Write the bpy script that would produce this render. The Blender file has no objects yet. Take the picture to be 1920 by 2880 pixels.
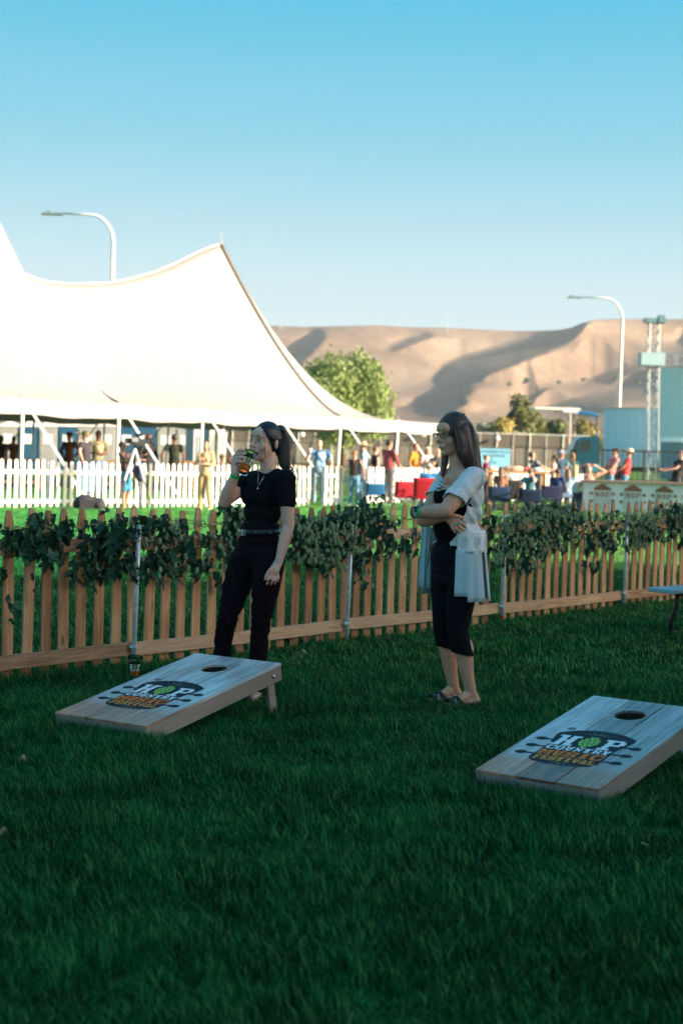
import bpy, bmesh, math, random
import numpy as np
from mathutils import Vector, Matrix, Quaternion
S = bpy.context.scene
COL = S.collection
R = math.radians
PI = math.pi

# ------------------------------------------------------------------ camera
F_PX, PITCH, ROLL, EYE = 4400.0, 0.0399, 0.029, 1.527     # focal length (px of a 2880 px tall frame), tilt, roll, eye height
cam_d = bpy.data.cameras.new('camera'); cam = bpy.data.objects.new('camera', cam_d); COL.objects.link(cam)
cam_d.sensor_fit = 'VERTICAL'; cam_d.sensor_height = 36.0; cam_d.sensor_width = 24.0
cam_d.lens = F_PX / 2880 * 36.0
cam_d.clip_start = 0.1; cam_d.clip_end = 9000
_fw = Vector((0, math.cos(PITCH), -math.sin(PITCH))); _up0 = Vector((0, math.sin(PITCH), math.cos(PITCH))); _rt0 = Vector((1, 0, 0))
_rt = _rt0 * math.cos(ROLL) + _up0 * math.sin(ROLL); _up = -_rt0 * math.sin(ROLL) + _up0 * math.cos(ROLL)
cam.matrix_world = Matrix(((_rt.x, _up.x, -_fw.x, 0), (_rt.y, _up.y, -_fw.y, 0), (_rt.z, _up.z, -_fw.z, EYE), (0, 0, 0, 1)))
cam_d.dof.use_dof = True; cam_d.dof.focus_distance = 9.6; cam_d.dof.aperture_fstop = 2.8
S.camera = cam

# ------------------------------------------------------------------ sky and sun
SUN_EL, SUN_AZ = R(17), R(68)             # azimuth: to the right of straight behind the camera
world = bpy.data.worlds.new('World'); S.world = world; world.use_nodes = True
wn = world.node_tree.nodes; wl = world.node_tree.links
bg = wn['Background']
sky = wn.new('ShaderNodeTexSky'); sky.sky_type = 'NISHITA'; sky.sun_disc = False
sky.sun_elevation = SUN_EL; sky.sun_rotation = PI - SUN_AZ
sky.altitude = 0; sky.air_density = 1.0; sky.dust_density = 2.5; sky.ozone_density = 1.0
EXPO = 1.4
tc_ = wn.new('ShaderNodeTexCoord'); sx_ = wn.new('ShaderNodeSeparateXYZ'); wl.new(tc_.outputs['Generated'], sx_.inputs[0])
gr_ = wn.new('ShaderNodeValToRGB'); wl.new(sx_.outputs[2], gr_.inputs[0])          # clear evening sky: pale at the horizon, cyan blue above, the same all round
_st = [(0.0, (.72, .82, .84)), (1.0, (.05, .26, .50)), (.03, (.68, .81, .85)), (.108, (.55, .78, .86)), (.19, (.235, .63, .81)), (.27, (.075, .535, .78)), (.5, (.06, .38, .66))]
e_ = gr_.color_ramp.elements
for i_, (p_, c_) in enumerate(_st):
    q_ = e_[i_] if i_ < 2 else e_.new(p_)
    q_.position = p_; q_.color = tuple(v * 10 / 2 ** EXPO for v in c_) + (1,)
su_ = wn.new('ShaderNodeVectorMath'); su_.operation = 'SUBTRACT'; su_.inputs[1].default_value = (4.5, 4.5, 4.5); wl.new(sky.outputs[0], su_.inputs[0])
mx_ = wn.new('ShaderNodeVectorMath'); mx_.operation = 'MAXIMUM'; mx_.inputs[1].default_value = (0, 0, 0); wl.new(su_.outputs[0], mx_.inputs[0])
ad_ = wn.new('ShaderNodeVectorMath'); ad_.operation = 'MULTIPLY_ADD'; ad_.inputs[1].default_value = (2.0, 1.7, 1.45); wl.new(mx_.outputs[0], ad_.inputs[0]); wl.new(gr_.outputs[0], ad_.inputs[2])      # plus the glow round the sun from the sky model
wl.new(ad_.outputs[0], bg.inputs[0]); bg.inputs[1].default_value = 0.10
sd = bpy.data.lights.new('sun', 'SUN'); so = bpy.data.objects.new('sun', sd); COL.objects.link(so)
sd.energy = 5.0; sd.angle = R(0.5); sd.color = (1.0, 0.84, 0.64)
SUNV = Vector((math.sin(SUN_AZ) * math.cos(SUN_EL), -math.cos(SUN_AZ) * math.cos(SUN_EL), math.sin(SUN_EL)))   # towards the sun
so.rotation_euler = SUNV.to_track_quat('Z', 'Y').to_euler(); so.location = SUNV * 60
S.view_settings.view_transform = 'Standard'; S.view_settings.look = 'None'; S.view_settings.gamma = 1
S.view_settings.exposure = EXPO; S.view_settings.use_curve_mapping = False
S.cycles.use_denoising = True
S.cycles.max_bounces = 7; S.cycles.transparent_max_bounces = 12; S.cycles.volume_bounces = 0

# ------------------------------------------------------------------ helpers
rnd = random.Random(7)
def ray(px, py):
    return _fw * F_PX + _rt * (px - 960) - _up * (py - 1440)
def at(px, py, Y):                         # the place at depth Y that stands at that spot of the photograph
    d = ray(px, py); return Vector((0, 0, EYE)) + d * (Y / d.y)
def gr(px, py):                            # the place on the lawn
    d = ray(px, py); return Vector((0, 0, EYE)) + d * (-EYE / d.z)
def gx(px, Y):                             # lawn point in column px at depth Y
    py = 1265
    for _ in range(4):
        p = at(px, py, Y); py += p.z * F_PX / Y
    p = at(px, py, Y); return Vector((p.x, Y, 0))

def sock(node, *names):
    for n in names:
        if n in node.inputs: return node.inputs[n]
MATS = {}
def mat(name, col, rough=0.6, var=0.0, scale=8.0, bump=0.0, bscale=None, metal=0.0, stretch=None, col2=None, spec=None,
        coat=0.0, trans=0.0, translucent=0.0, detail=6.0, sss=0.0, coords='Object', ramp=(0.35, 0.65), bdist=0.01, sheen=0.0, aniso=0):
    if name in MATS: return MATS[name]
    m = bpy.data.materials.new(name); m.use_nodes = True; MATS[name] = m
    nt = m.node_tree; N = nt.nodes; L = nt.links; b = N['Principled BSDF']
    c = (*col, 1) if len(col) == 3 else col
    b.inputs['Base Color'].default_value = c; b.inputs['Roughness'].default_value = rough; b.inputs['Metallic'].default_value = metal
    if spec is not None: b.inputs['Specular IOR Level'].default_value = spec
    if coat: b.inputs['Coat Weight'].default_value = coat; b.inputs['Coat Roughness'].default_value = 0.12
    if trans: b.inputs['Transmission Weight'].default_value = trans
    if sss: b.inputs['Subsurface Weight'].default_value = sss; b.inputs['Subsurface Radius'].default_value = (0.012, 0.005, 0.003); b.inputs['Subsurface Scale'].default_value = 1.0
    if sheen: b.inputs['Sheen Weight'].default_value = sheen
    need = var or bump or col2
    if need:
        tc = N.new('ShaderNodeTexCoord'); src = tc.outputs[coords]
        if stretch:
            mp = N.new('ShaderNodeMapping'); mp.inputs['Scale'].default_value = stretch; L.new(src, mp.inputs[0]); src = mp.outputs[0]
        nz = N.new('ShaderNodeTexNoise'); nz.inputs['Scale'].default_value = scale; nz.inputs['Detail'].default_value = detail; L.new(src, nz.inputs['Vector'])
        if var or col2:
            rp = N.new('ShaderNodeValToRGB'); rp.color_ramp.elements[0].position = ramp[0]; rp.color_ramp.elements[1].position = ramp[1]
            lo = tuple(max(0, v * (1 - var)) for v in c[:3]); hi = tuple(min(1, v * (1 + var)) for v in c[:3])
            if col2: hi = col2
            rp.color_ramp.elements[0].color = (*lo, 1); rp.color_ramp.elements[1].color = (*hi[:3], 1)
            L.new(nz.outputs[0], rp.inputs[0]); L.new(rp.outputs[0], b.inputs['Base Color'])
        if bump:
            n2 = nz
            if bscale:
                n2 = N.new('ShaderNodeTexNoise'); n2.inputs['Scale'].default_value = bscale; n2.inputs['Detail'].default_value = 4; L.new(src, n2.inputs['Vector'])
            bp = N.new('ShaderNodeBump'); bp.inputs['Strength'].default_value = bump; bp.inputs['Distance'].default_value = bdist
            L.new(n2.outputs[0], bp.inputs['Height']); L.new(bp.outputs[0], b.inputs['Normal'])
    if translucent:
        tr = N.new('ShaderNodeBsdfTranslucent'); mx = N.new('ShaderNodeMixShader'); mx.inputs[0].default_value = translucent
        if b.inputs['Base Color'].is_linked: L.new(b.inputs['Base Color'].links[0].from_socket, tr.inputs[0])
        else: tr.inputs[0].default_value = c
        L.new(b.outputs[0], mx.inputs[1]); L.new(tr.outputs[0], mx.inputs[2]); L.new(mx.outputs[0], N['Material Output'].inputs[0])
    return m

def tag(o, label=None, cat=None, group=None, kind=None):
    if label: o['label'] = label
    if cat: o['category'] = cat
    if group: o['group'] = group
    if kind: o['kind'] = kind
    return o
def empty(name, loc=(0, 0, 0), rz=0.0, label=None, cat=None, group=None):
    o = bpy.data.objects.new(name, None); COL.objects.link(o); o.location = loc; o.rotation_euler = (0, 0, rz)
    o.empty_display_size = 0.1
    return tag(o, label, cat, group)
def link(name, me, parent=None, loc=None, rot=None, scale=None):
    o = bpy.data.objects.new(name, me); COL.objects.link(o)
    if parent: o.parent = parent
    if loc is not None: o.location = loc
    if rot is not None: o.rotation_euler = rot
    if scale is not None: o.scale = scale
    return o

class MB:                                  # collects verts and faces of one mesh
    def __init__(s): s.v = []; s.f = []; s.mi = []; s.cur = 0
    def add(s, vs, fs):
        o = len(s.v); s.v += [tuple(v) for v in vs]; s.f += [tuple(i + o for i in f) for f in fs]; s.mi += [s.cur] * len(fs)
        return s
    def box(s, c, size, rot=None, taper=None):
        x, y, z = (d / 2 for d in size); vs = []
        for k in (-1, 1):
            t = 1 if (k < 0 or not taper) else taper
            for a, b in ((-1, -1), (1, -1), (1, 1), (-1, 1)): vs.append(Vector((a * x * t, b * y * t, k * z)))
        if rot is not None:
            M = rot if isinstance(rot, Matrix) else Matrix.Rotation(rot, 3, 'Z')
            vs = [M @ v for v in vs]
        c = Vector(c)
        return s.add([v + c for v in vs], [(0, 3, 2, 1), (4, 5, 6, 7), (0, 1, 5, 4), (1, 2, 6, 5), (2, 3, 7, 6), (3, 0, 4, 7)])
    def tube(s, pts, r, n=8, caps=True, flat=1.0):
        pts = [Vector(p) for p in pts]; rs = r if isinstance(r, (list, tuple)) else [r] * len(pts)
        rings = []; prev = None
        for i, p in enumerate(pts):
            t = (pts[min(i + 1, len(pts) - 1)] - pts[max(i - 1, 0)])
            if t.length < 1e-9: t = Vector((0, 0, 1))
            t.normalize()
            if prev is None:
                a = Vector((0, 0, 1)) if abs(t.z) < 0.9 else Vector((1, 0, 0)); u = t.cross(a).normalized()
            else:
                u = (prev - t * prev.dot(t)); u = u.normalized() if u.length > 1e-6 else t.orthogonal().normalized()
            prev = u; w = t.cross(u)
            rings.append([p + (u * math.cos(2 * PI * k / n) + w * math.sin(2 * PI * k / n) * flat) * rs[i] for k in range(n)])
        vs = [v for g in rings for v in g]; fs = []
        for i in range(len(pts) - 1):
            for k in range(n):
                a = i * n + k; b = i * n + (k + 1) % n; fs.append((a, b, b + n, a + n))
        if caps: fs.append(tuple(range(n))[::-1]); fs.append(tuple(range((len(pts) - 1) * n, len(pts) * n)))
        return s.add(vs, fs)
    def lathe(s, prof, c=(0, 0, 0), n=20, M=None):     # prof: (r, z)
        vs = []; c = Vector(c)
        for r_, z in prof:
            for k in range(n):
                v = Vector((r_ * math.cos(2 * PI * k / n), r_ * math.sin(2 * PI * k / n), z))
                vs.append((M @ v if M is not None else v) + c)
        fs = []
        for i in range(len(prof) - 1):
            for k in range(n):
                a = i * n + k; b = i * n + (k + 1) % n; fs.append((a, b, b + n, a + n))
        return s.add(vs, fs)
    def prism(s, poly, t, M=None, c=(0, 0, 0)):      # poly in xz plane, thickness t along y
        n = len(poly); c = Vector(c)
        vs = [Vector((x, -t / 2, z)) for x, z in poly] + [Vector((x, t / 2, z)) for x, z in poly]
        if M is not None: vs = [M @ v for v in vs]
        vs = [v + c for v in vs]
        return s.add(vs, [tuple(range(n)), tuple(range(2 * n - 1, n - 1, -1))] + [(i + n, (i + 1) % n + n, (i + 1) % n, i) for i in range(n)])
    def ball(s, c, r, n=12, m=8, M=None):
        r = (r, r, r) if not isinstance(r, (tuple, list)) else r; vs = []; c = Vector(c)
        for i in range(m + 1):
            th = PI * i / m
            for k in range(n):
                v = Vector((r[0] * math.sin(th) * math.cos(2 * PI * k / n), r[1] * math.sin(th) * math.sin(2 * PI * k / n), r[2] * math.cos(th)))
                vs.append((M @ v if M is not None else v) + c)
        fs = []
        for i in range(m):
            for k in range(n):
                a = i * n + k; b = i * n + (k + 1) % n
                fs.append((a, a + n, b + n, b))
        return s.add(vs, fs)
    def mesh(s, name, m, smooth=False):
        me = bpy.data.meshes.new(name); me.from_pydata([tuple(v) for v in s.v], [], s.f)
        for q in (m if isinstance(m, (list, tuple)) else [m]): me.materials.append(q)
        if isinstance(m, (list, tuple)) and len(m) > 1: me.polygons.foreach_set('material_index', s.mi)
        if smooth: me.polygons.foreach_set('use_smooth', [True] * len(me.polygons))
        me.validate(); me.update(); return me
    def build(s, name, m, parent=None, smooth=False, loc=None, rot=None, fix=True):
        me = s.mesh(name, m, smooth)
        if fix:
            bm = bmesh.new(); bm.from_mesh(me); bmesh.ops.recalc_face_normals(bm, faces=bm.faces); bm.to_mesh(me); bm.free()
        return link(name, me, parent, loc, rot)

# implicit-style solids: overlapping tapered capsules and ellipsoids fused by a voxel remesh into one continuous skin
def _sphere_pts(n=14, m=10):
    out = []
    for i in range(m + 1):
        th = PI * i / m
        for k in range(n): out.append((math.sin(th) * math.cos(2 * PI * k / n), math.sin(th) * math.sin(2 * PI * k / n), math.cos(th)))
    return out
def cap_geo(mb, p0, r0, p1, r1, n=14, flat=(1, 1), side=None):
    """tapered capsule; flat=(a,b) scales the section along side and across it"""
    p0 = Vector(p0); p1 = Vector(p1); ax = p1 - p0; ln = ax.length
    if ln < 1e-6: ax = Vector((0, 0, 1)); ln = 1e-6
    t = ax.normalized()
    u = Vector(side) if side is not None else (Vector((1, 0, 0)) if abs(t.x) < 0.9 else Vector((0, 1, 0)))
    u = (u - t * u.dot(t)).normalized(); w = t.cross(u); rings = []
    for k in range(5): a = PI / 2 * (1 - k / 4); rings.append((p0 - t * r0 * math.sin(a), max(r0 * math.cos(a), r0 * 0.02)))
    for k in range(1, 4): s_ = k / 4; rings.append((p0.lerp(p1, s_), r0 + (r1 - r0) * s_))
    for k in range(5): a = PI / 2 * k / 4; rings.append((p1 + t * r1 * math.sin(a), max(r1 * math.cos(a), r1 * 0.02)))
    vs = []; fs = []
    for c, r_ in rings:
        for k in range(n): q = 2 * PI * k / n; vs.append(c + u * (math.cos(q) * r_ * flat[0]) + w * (math.sin(q) * r_ * flat[1]))
    for i in range(len(rings) - 1):
        for k in range(n):
            a = i * n + k; b = i * n + (k + 1) % n; fs.append((a, b, b + n, a + n))
    fs.append(tuple(range(n))[::-1]); fs.append(tuple(range((len(rings) - 1) * n, len(rings) * n)))
    mb.add(vs, fs)
def fuse(name, prims, m, parent, voxel=0.006, smooth=2, cuts=(), post=None, offset=None):
    """prims: ('c', p0, r0, p1, r1[, flat, side]) or ('e', centre, (rx,ry,rz)[, Matrix])"""
    mb = MB()
    for p in prims:
        if p[0] == 'c': cap_geo(mb, *p[1:5], flat=p[5] if len(p) > 5 else (1, 1), side=p[6] if len(p) > 6 else None)
        else: mb.ball(p[1], tuple(p[2]), 18, 12, p[3] if len(p) > 3 else None)
    me = bpy.data.meshes.new(name + '_raw'); me.from_pydata(mb.v, [], mb.f)
    o = bpy.data.objects.new(name + '_raw', me); COL.objects.link(o)
    rm = o.modifiers.new('r', 'REMESH'); rm.mode = 'VOXEL'; rm.voxel_size = voxel; rm.use_smooth_shade = True
    if smooth: sm = o.modifiers.new('s', 'SMOOTH'); sm.iterations = smooth; sm.factor = 0.5
    dg = bpy.context.evaluated_depsgraph_get(); out = bpy.data.meshes.new_from_object(o.evaluated_get(dg))
    bpy.data.objects.remove(o); bpy.data.meshes.remove(me)
    if cuts:
        bm = bmesh.new(); bm.from_mesh(out)
        for co, no in cuts:                # drops what lies on the side the normal points to
            g = list(bm.verts) + list(bm.edges) + list(bm.faces)
            bmesh.ops.bisect_plane(bm, geom=g, plane_co=Vector(co), plane_no=Vector(no), clear_outer=True)
        bm.to_mesh(out); bm.free()
    if post is not None:
        n = len(out.vertices); a = np.empty(n * 3, dtype=np.float64); out.vertices.foreach_get('co', a); a = a.reshape(-1, 3)
        nn = np.empty(n * 3); out.vertices.foreach_get('normal', nn); a = post(a, nn.reshape(-1, 3)); out.vertices.foreach_set('co', a.ravel())
    out.name = name; out.materials.clear(); out.materials.append(m)
    out.polygons.foreach_set('use_smooth', [True] * len(out.polygons)); out.update()
    return link(name, out, parent)
# ------------------------------------------------------------------ lawn and grass
def lawn_material():
    m = bpy.data.materials.new('lawn_soil'); m.use_nodes = True; N = m.node_tree.nodes; L = m.node_tree.links; b = N['Principled BSDF']
    g = N.new('ShaderNodeNewGeometry'); nz = N.new('ShaderNodeTexNoise'); nz.inputs['Scale'].default_value = 0.7; nz.inputs['Detail'].default_value = 8
    n2 = N.new('ShaderNodeTexNoise'); n2.inputs['Scale'].default_value = 26; n2.inputs['Detail'].default_value = 6
    L.new(g.outputs['Position'], nz.inputs['Vector']); L.new(g.outputs['Position'], n2.inputs['Vector'])
    r = N.new('ShaderNodeValToRGB'); r.color_ramp.elements[0].position = .3; r.color_ramp.elements[1].position = .75
    r.color_ramp.elements[0].color = (.012, .060, .014, 1); r.color_ramp.elements[1].color = (.16, .30, .06, 1)
    mx = N.new('ShaderNodeMath'); mx.operation = 'MULTIPLY_ADD'; mx.inputs[1].default_value = .5; L.new(n2.outputs[0], mx.inputs[0])
    m2 = N.new('ShaderNodeMath'); m2.operation = 'MULTIPLY'; m2.inputs[1].default_value = .5; L.new(nz.outputs[0], m2.inputs[0]); L.new(m2.outputs[0], mx.inputs[2])
    L.new(mx.outputs[0], r.inputs[0]); L.new(r.outputs[0], b.inputs['Base Color']); b.inputs['Roughness'].default_value = .9; b.inputs['Specular IOR Level'].default_value = .1
    bp = N.new('ShaderNodeBump'); bp.inputs['Strength'].default_value = .7; bp.inputs['Distance'].default_value = .04; L.new(n2.outputs[0], bp.inputs['Height']); L.new(bp.outputs[0], b.inputs['Normal'])
    return m
def lawn():
    xs = np.concatenate([np.array([-3000, -600, -150, -60, -30]), np.linspace(-20, 20, 81), np.array([30, 60, 150, 600, 3000])])
    ys = np.concatenate([np.array([-600, -100, -20, -4]), np.linspace(0, 40, 81), np.array([48, 60, 80, 120, 200, 330, 560, 900, 1500, 4000])])
    v = []; f = []
    for y in ys:
        for x in xs: v.append((x, y, 0.0))
    nx = len(xs)
    for j in range(len(ys) - 1):
        for i in range(nx - 1): a = j * nx + i; f.append((a, a + 1, a + 1 + nx, a + nx))
    mb = MB(); mb.add(v, f); o = mb.build('lawn', lawn_material(), fix=False); tag(o, kind='structure', label='mown green lawn of the festival field')
lawn()

def grass_material():
    m = bpy.data.materials.new('grass_blade'); m.use_nodes = True; N = m.node_tree.nodes; L = m.node_tree.links; b = N['Principled BSDF']
    g = N.new('ShaderNodeNewGeometry'); at_ = N.new('ShaderNodeAttribute'); at_.attribute_name = 'tone'
    nz = N.new('ShaderNodeTexNoise'); nz.inputs['Scale'].default_value = 2.2; nz.inputs['Detail'].default_value = 7; nz.inputs['Roughness'].default_value = .65; L.new(g.outputs['Position'], nz.inputs['Vector'])
    ad = N.new('ShaderNodeMath'); ad.operation = 'MULTIPLY_ADD'; ad.inputs[1].default_value = .45; L.new(at_.outputs['Fac'], ad.inputs[0])
    mu = N.new('ShaderNodeMath'); mu.operation = 'MULTIPLY'; mu.inputs[1].default_value = .6; L.new(nz.outputs[0], mu.inputs[0]); L.new(mu.outputs[0], ad.inputs[2])
    r = N.new('ShaderNodeValToRGB'); e = r.color_ramp.elements
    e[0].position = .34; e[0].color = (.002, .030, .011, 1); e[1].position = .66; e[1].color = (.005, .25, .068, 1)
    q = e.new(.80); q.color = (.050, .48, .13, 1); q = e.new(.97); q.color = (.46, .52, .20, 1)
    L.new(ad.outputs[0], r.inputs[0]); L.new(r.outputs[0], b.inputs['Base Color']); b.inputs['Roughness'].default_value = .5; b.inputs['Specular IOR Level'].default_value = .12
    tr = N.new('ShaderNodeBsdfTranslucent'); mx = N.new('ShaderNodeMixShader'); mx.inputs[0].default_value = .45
    hs = N.new('ShaderNodeMix'); hs.data_type = 'RGBA';  lit_ = N.new('ShaderNodeMapRange'); lit_.inputs['From Min'].default_value = .62; lit_.inputs['From Max'].default_value = .95; L.new(at_.outputs['Fac'], lit_.inputs[0]); L.new(lit_.outputs[0], hs.inputs[0]); hs.inputs[7].default_value = (.66, .74, .22, 1); hs.blend_type = 'MIX'; L.new(r.outputs[0], hs.inputs[6]); L.new(hs.outputs[2], tr.inputs[0])  # sunlit yellow painted into the translucency, mostly on the pale far blades
    L.new(b.outputs[0], mx.inputs[1]); L.new(tr.outputs[0], mx.inputs[2]); L.new(mx.outputs[0], N['Material Output'].inputs[0])
    return m
GRASS = grass_material()
def grass_patch(seed, size, count, hmin, hmax, w, t0=0.0):
    r = random.Random(seed); v = []; f = []; tone = []
    for _ in range(count):
        x = r.uniform(-size, size) * .56; y = r.uniform(-size, size) * .56
        h = r.uniform(hmin, hmax); a = r.gauss(PI, 1.1); lean = r.uniform(.15, .9) * h      # most blades lean the same way, as in the photograph
        dx, dy = math.cos(a) * lean, math.sin(a) * lean; ww = w * r.uniform(.7, 1.3); q = r.uniform(0, PI); ux, uy = math.cos(q) * ww / 2, math.sin(q) * ww / 2
        b = len(v)
        v += [(x - ux, y - uy, 0), (x + ux, y + uy, 0), (x - ux * .8 + dx * .35, y - uy * .8 + dy * .35, h * .55), (x + ux * .8 + dx * .35, y + uy * .8 + dy * .35, h * .55), (x + dx, y + dy, h * .95)]
        f += [(b, b + 1, b + 3, b + 2), (b + 2, b + 3, b + 4)]
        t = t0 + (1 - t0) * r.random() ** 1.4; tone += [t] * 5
    me = bpy.data.meshes.new('grass_tuft'); me.from_pydata(v, [], f); me.materials.append(GRASS)
    at_ = me.attributes.new('tone', 'FLOAT', 'POINT'); at_.data.foreach_set('value', tone)
    me.polygons.foreach_set('use_smooth', [True] * len(f)); return me
def grass():
    import mathutils.noise as mn
    near = [bpy.data.objects.new('grass_tuft', grass_patch(k, .34, 900, .026, .068, .0036)) for k in range(5)]
    mid = [bpy.data.objects.new('grass_tuft', grass_patch(20 + k, .5, 720, .030, .058, .006, .05)) for k in range(3)]
    far = [bpy.data.objects.new('grass_tuft', grass_patch(40 + k, 1.0, 1700, .035, .065, .015, .70)) for k in range(3)]  # far tufts: paler blade tone, with the sunlight put into the colour
    rr = random.Random(5)
    def pts(d0, d1, step, nvar):
        out = []; y = d0
        while y < d1:
            hw = .218 * 1.10 * (y + step) + 2.6 + step
            x = -hw
            while x < hw:
                px, py = x + rr.uniform(-.2, .2) * step, y + rr.uniform(-.2, .2) * step
                n = mn.noise(Vector((px * .8, py * 1.1, 0))); n2 = mn.noise(Vector((px * 2.6, py * 3.4, 5)))
                n3 = mn.noise(Vector((px * 6.5, py * 8, 9))); sc = 1.0 + .45 * n + .9 * n2 + .8 * n3
                out.append((px, py, (n2 * .9 + n * .7 + rr.gauss(0, .25)), min(1.7, max(.35, sc)), rr.randrange(nvar)))
                x += step
            y += step
        return out
    def board_pts():                       # the mower leaves longer grass hard up against the boards
        out = []
        for bx, by, yaw in ((-1.212, 7.992, .558), (.884, 6.816, .604)):
            c, s_ = math.cos(yaw), math.sin(yaw)
            for k in range(-3, 4):
                u = k * .10; x, y = bx + c * u, by - s_ * u; out.append((x - s_ * .10, y - c * .10, rr.gauss(0, .4), 1.55, rr.randrange(5)))
        return out
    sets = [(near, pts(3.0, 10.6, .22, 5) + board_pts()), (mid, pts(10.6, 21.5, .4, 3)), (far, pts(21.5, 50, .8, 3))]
    v = []; rot = []; sca = []; idx = []; base = 0
    for lst, P in sets:
        for p in P:
            v.append((p[0], p[1], 0)); rot.append((0, 0, p[2])); sca.append((1, 1, p[3])); idx.append(base + p[4])
        base += len(lst)
    me = bpy.data.meshes.new('grass'); me.from_pydata(v, [], [])
    a = me.attributes.new('rot', 'FLOAT_VECTOR', 'POINT'); a.data.foreach_set('vector', np.array(rot, dtype=np.float32).ravel())
    a = me.attributes.new('sca', 'FLOAT_VECTOR', 'POINT'); a.data.foreach_set('vector', np.array(sca, dtype=np.float32).ravel())
    a = me.attributes.new('idx', 'INT', 'POINT'); a.data.foreach_set('value', np.array(idx, dtype=np.int32))
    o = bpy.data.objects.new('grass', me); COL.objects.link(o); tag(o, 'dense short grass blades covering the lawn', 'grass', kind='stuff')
    ng = bpy.data.node_groups.new('grass_scatter', 'GeometryNodeTree')
    ng.interface.new_socket('Geometry', in_out='INPUT', socket_type='NodeSocketGeometry'); ng.interface.new_socket('Geometry', in_out='OUTPUT', socket_type='NodeSocketGeometry')
    N = ng.nodes; L = ng.links; gi = N.new('NodeGroupInput'); go = N.new('NodeGroupOutput'); jn = N.new('GeometryNodeJoinGeometry')
    def named(t, n):
        k = N.new('GeometryNodeInputNamedAttribute'); k.data_type = t; k.inputs['Name'].default_value = n; return k.outputs[0]
    ix = named('INT', 'idx'); ro = named('FLOAT_VECTOR', 'rot'); sc = named('FLOAT_VECTOR', 'sca')
    k = 0
    for lst, _ in sets:
        for ob in lst:
            cp = N.new('FunctionNodeCompare'); cp.data_type = 'INT'; cp.operation = 'EQUAL'; L.new(ix, cp.inputs['A'] if cp.inputs['A'].type == 'INT' else [q for q in cp.inputs if q.name == 'A' and q.type == 'INT'][0])
            [q for q in cp.inputs if q.name == 'B' and q.type == 'INT'][0].default_value = k
            oi = N.new('GeometryNodeObjectInfo'); oi.inputs['Object'].default_value = ob; oi.inputs['As Instance'].default_value = True
            ip = N.new('GeometryNodeInstanceOnPoints'); L.new(gi.outputs[0], ip.inputs['Points']); L.new(cp.outputs[0], ip.inputs['Selection'])
            L.new(oi.outputs['Geometry'], ip.inputs['Instance']); L.new(ro, ip.inputs['Rotation']); L.new(sc, ip.inputs['Scale'])
            L.new(ip.outputs[0], jn.inputs[0]); k += 1
    L.new(jn.outputs[0], go.inputs[0])
    md = o.modifiers.new('scatter', 'NODES'); md.node_group = ng
grass()

# ------------------------------------------------------------------ the tall building behind the camera whose shade falls on the near lawn
def hall():
    h = 9.0; k = math.cos(SUN_AZ) / math.tan(SUN_EL); kx = math.sin(SUN_AZ) / math.tan(SUN_EL)
    y2, y1 = 22.2 - k * h, 17.35 - k * h; xs = -.9 + kx * h
    root = empty('warehouse', (15, y1, 0), 0, 'tall grey metal warehouse beside the lawn games, shading the near grass', 'building'); O = Vector((15, y1, 0))
    wm = mat('warehouse_wall', (.30, .30, .29), .6, .12, 3, .1, stretch=(1, 1, .1)); rm = mat('warehouse_roof', (.10, .10, .11), .6, .1, 3)
    B = lambda x0, x1, ya, yb, z0, z1: MB().box(Vector(((x0 + x1) / 2, (ya + yb) / 2, (z0 + z1) / 2)) - O, (x1 - x0, yb - ya, z1 - z0))
    B(15, xs, -34, y1, 0, h - .2).build('wall', wm, root); B(xs, 75, -34, y2, 0, h - .2).build('wall', wm, root)
    B(14.8, xs, -34.2, y1, h - .2, h).build('roof', rm, root); B(xs, 75.2, -34.2, y2, h - .2, h).build('roof', rm, root)
    for y in np.arange(-28, 9, 5.0): B(14.93, 15, y, y + 1.6, 1.0 if int(y) % 2 else 0.0, 2.6).build('window' if int(y) % 2 else 'door', rm, root)
hall()
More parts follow.
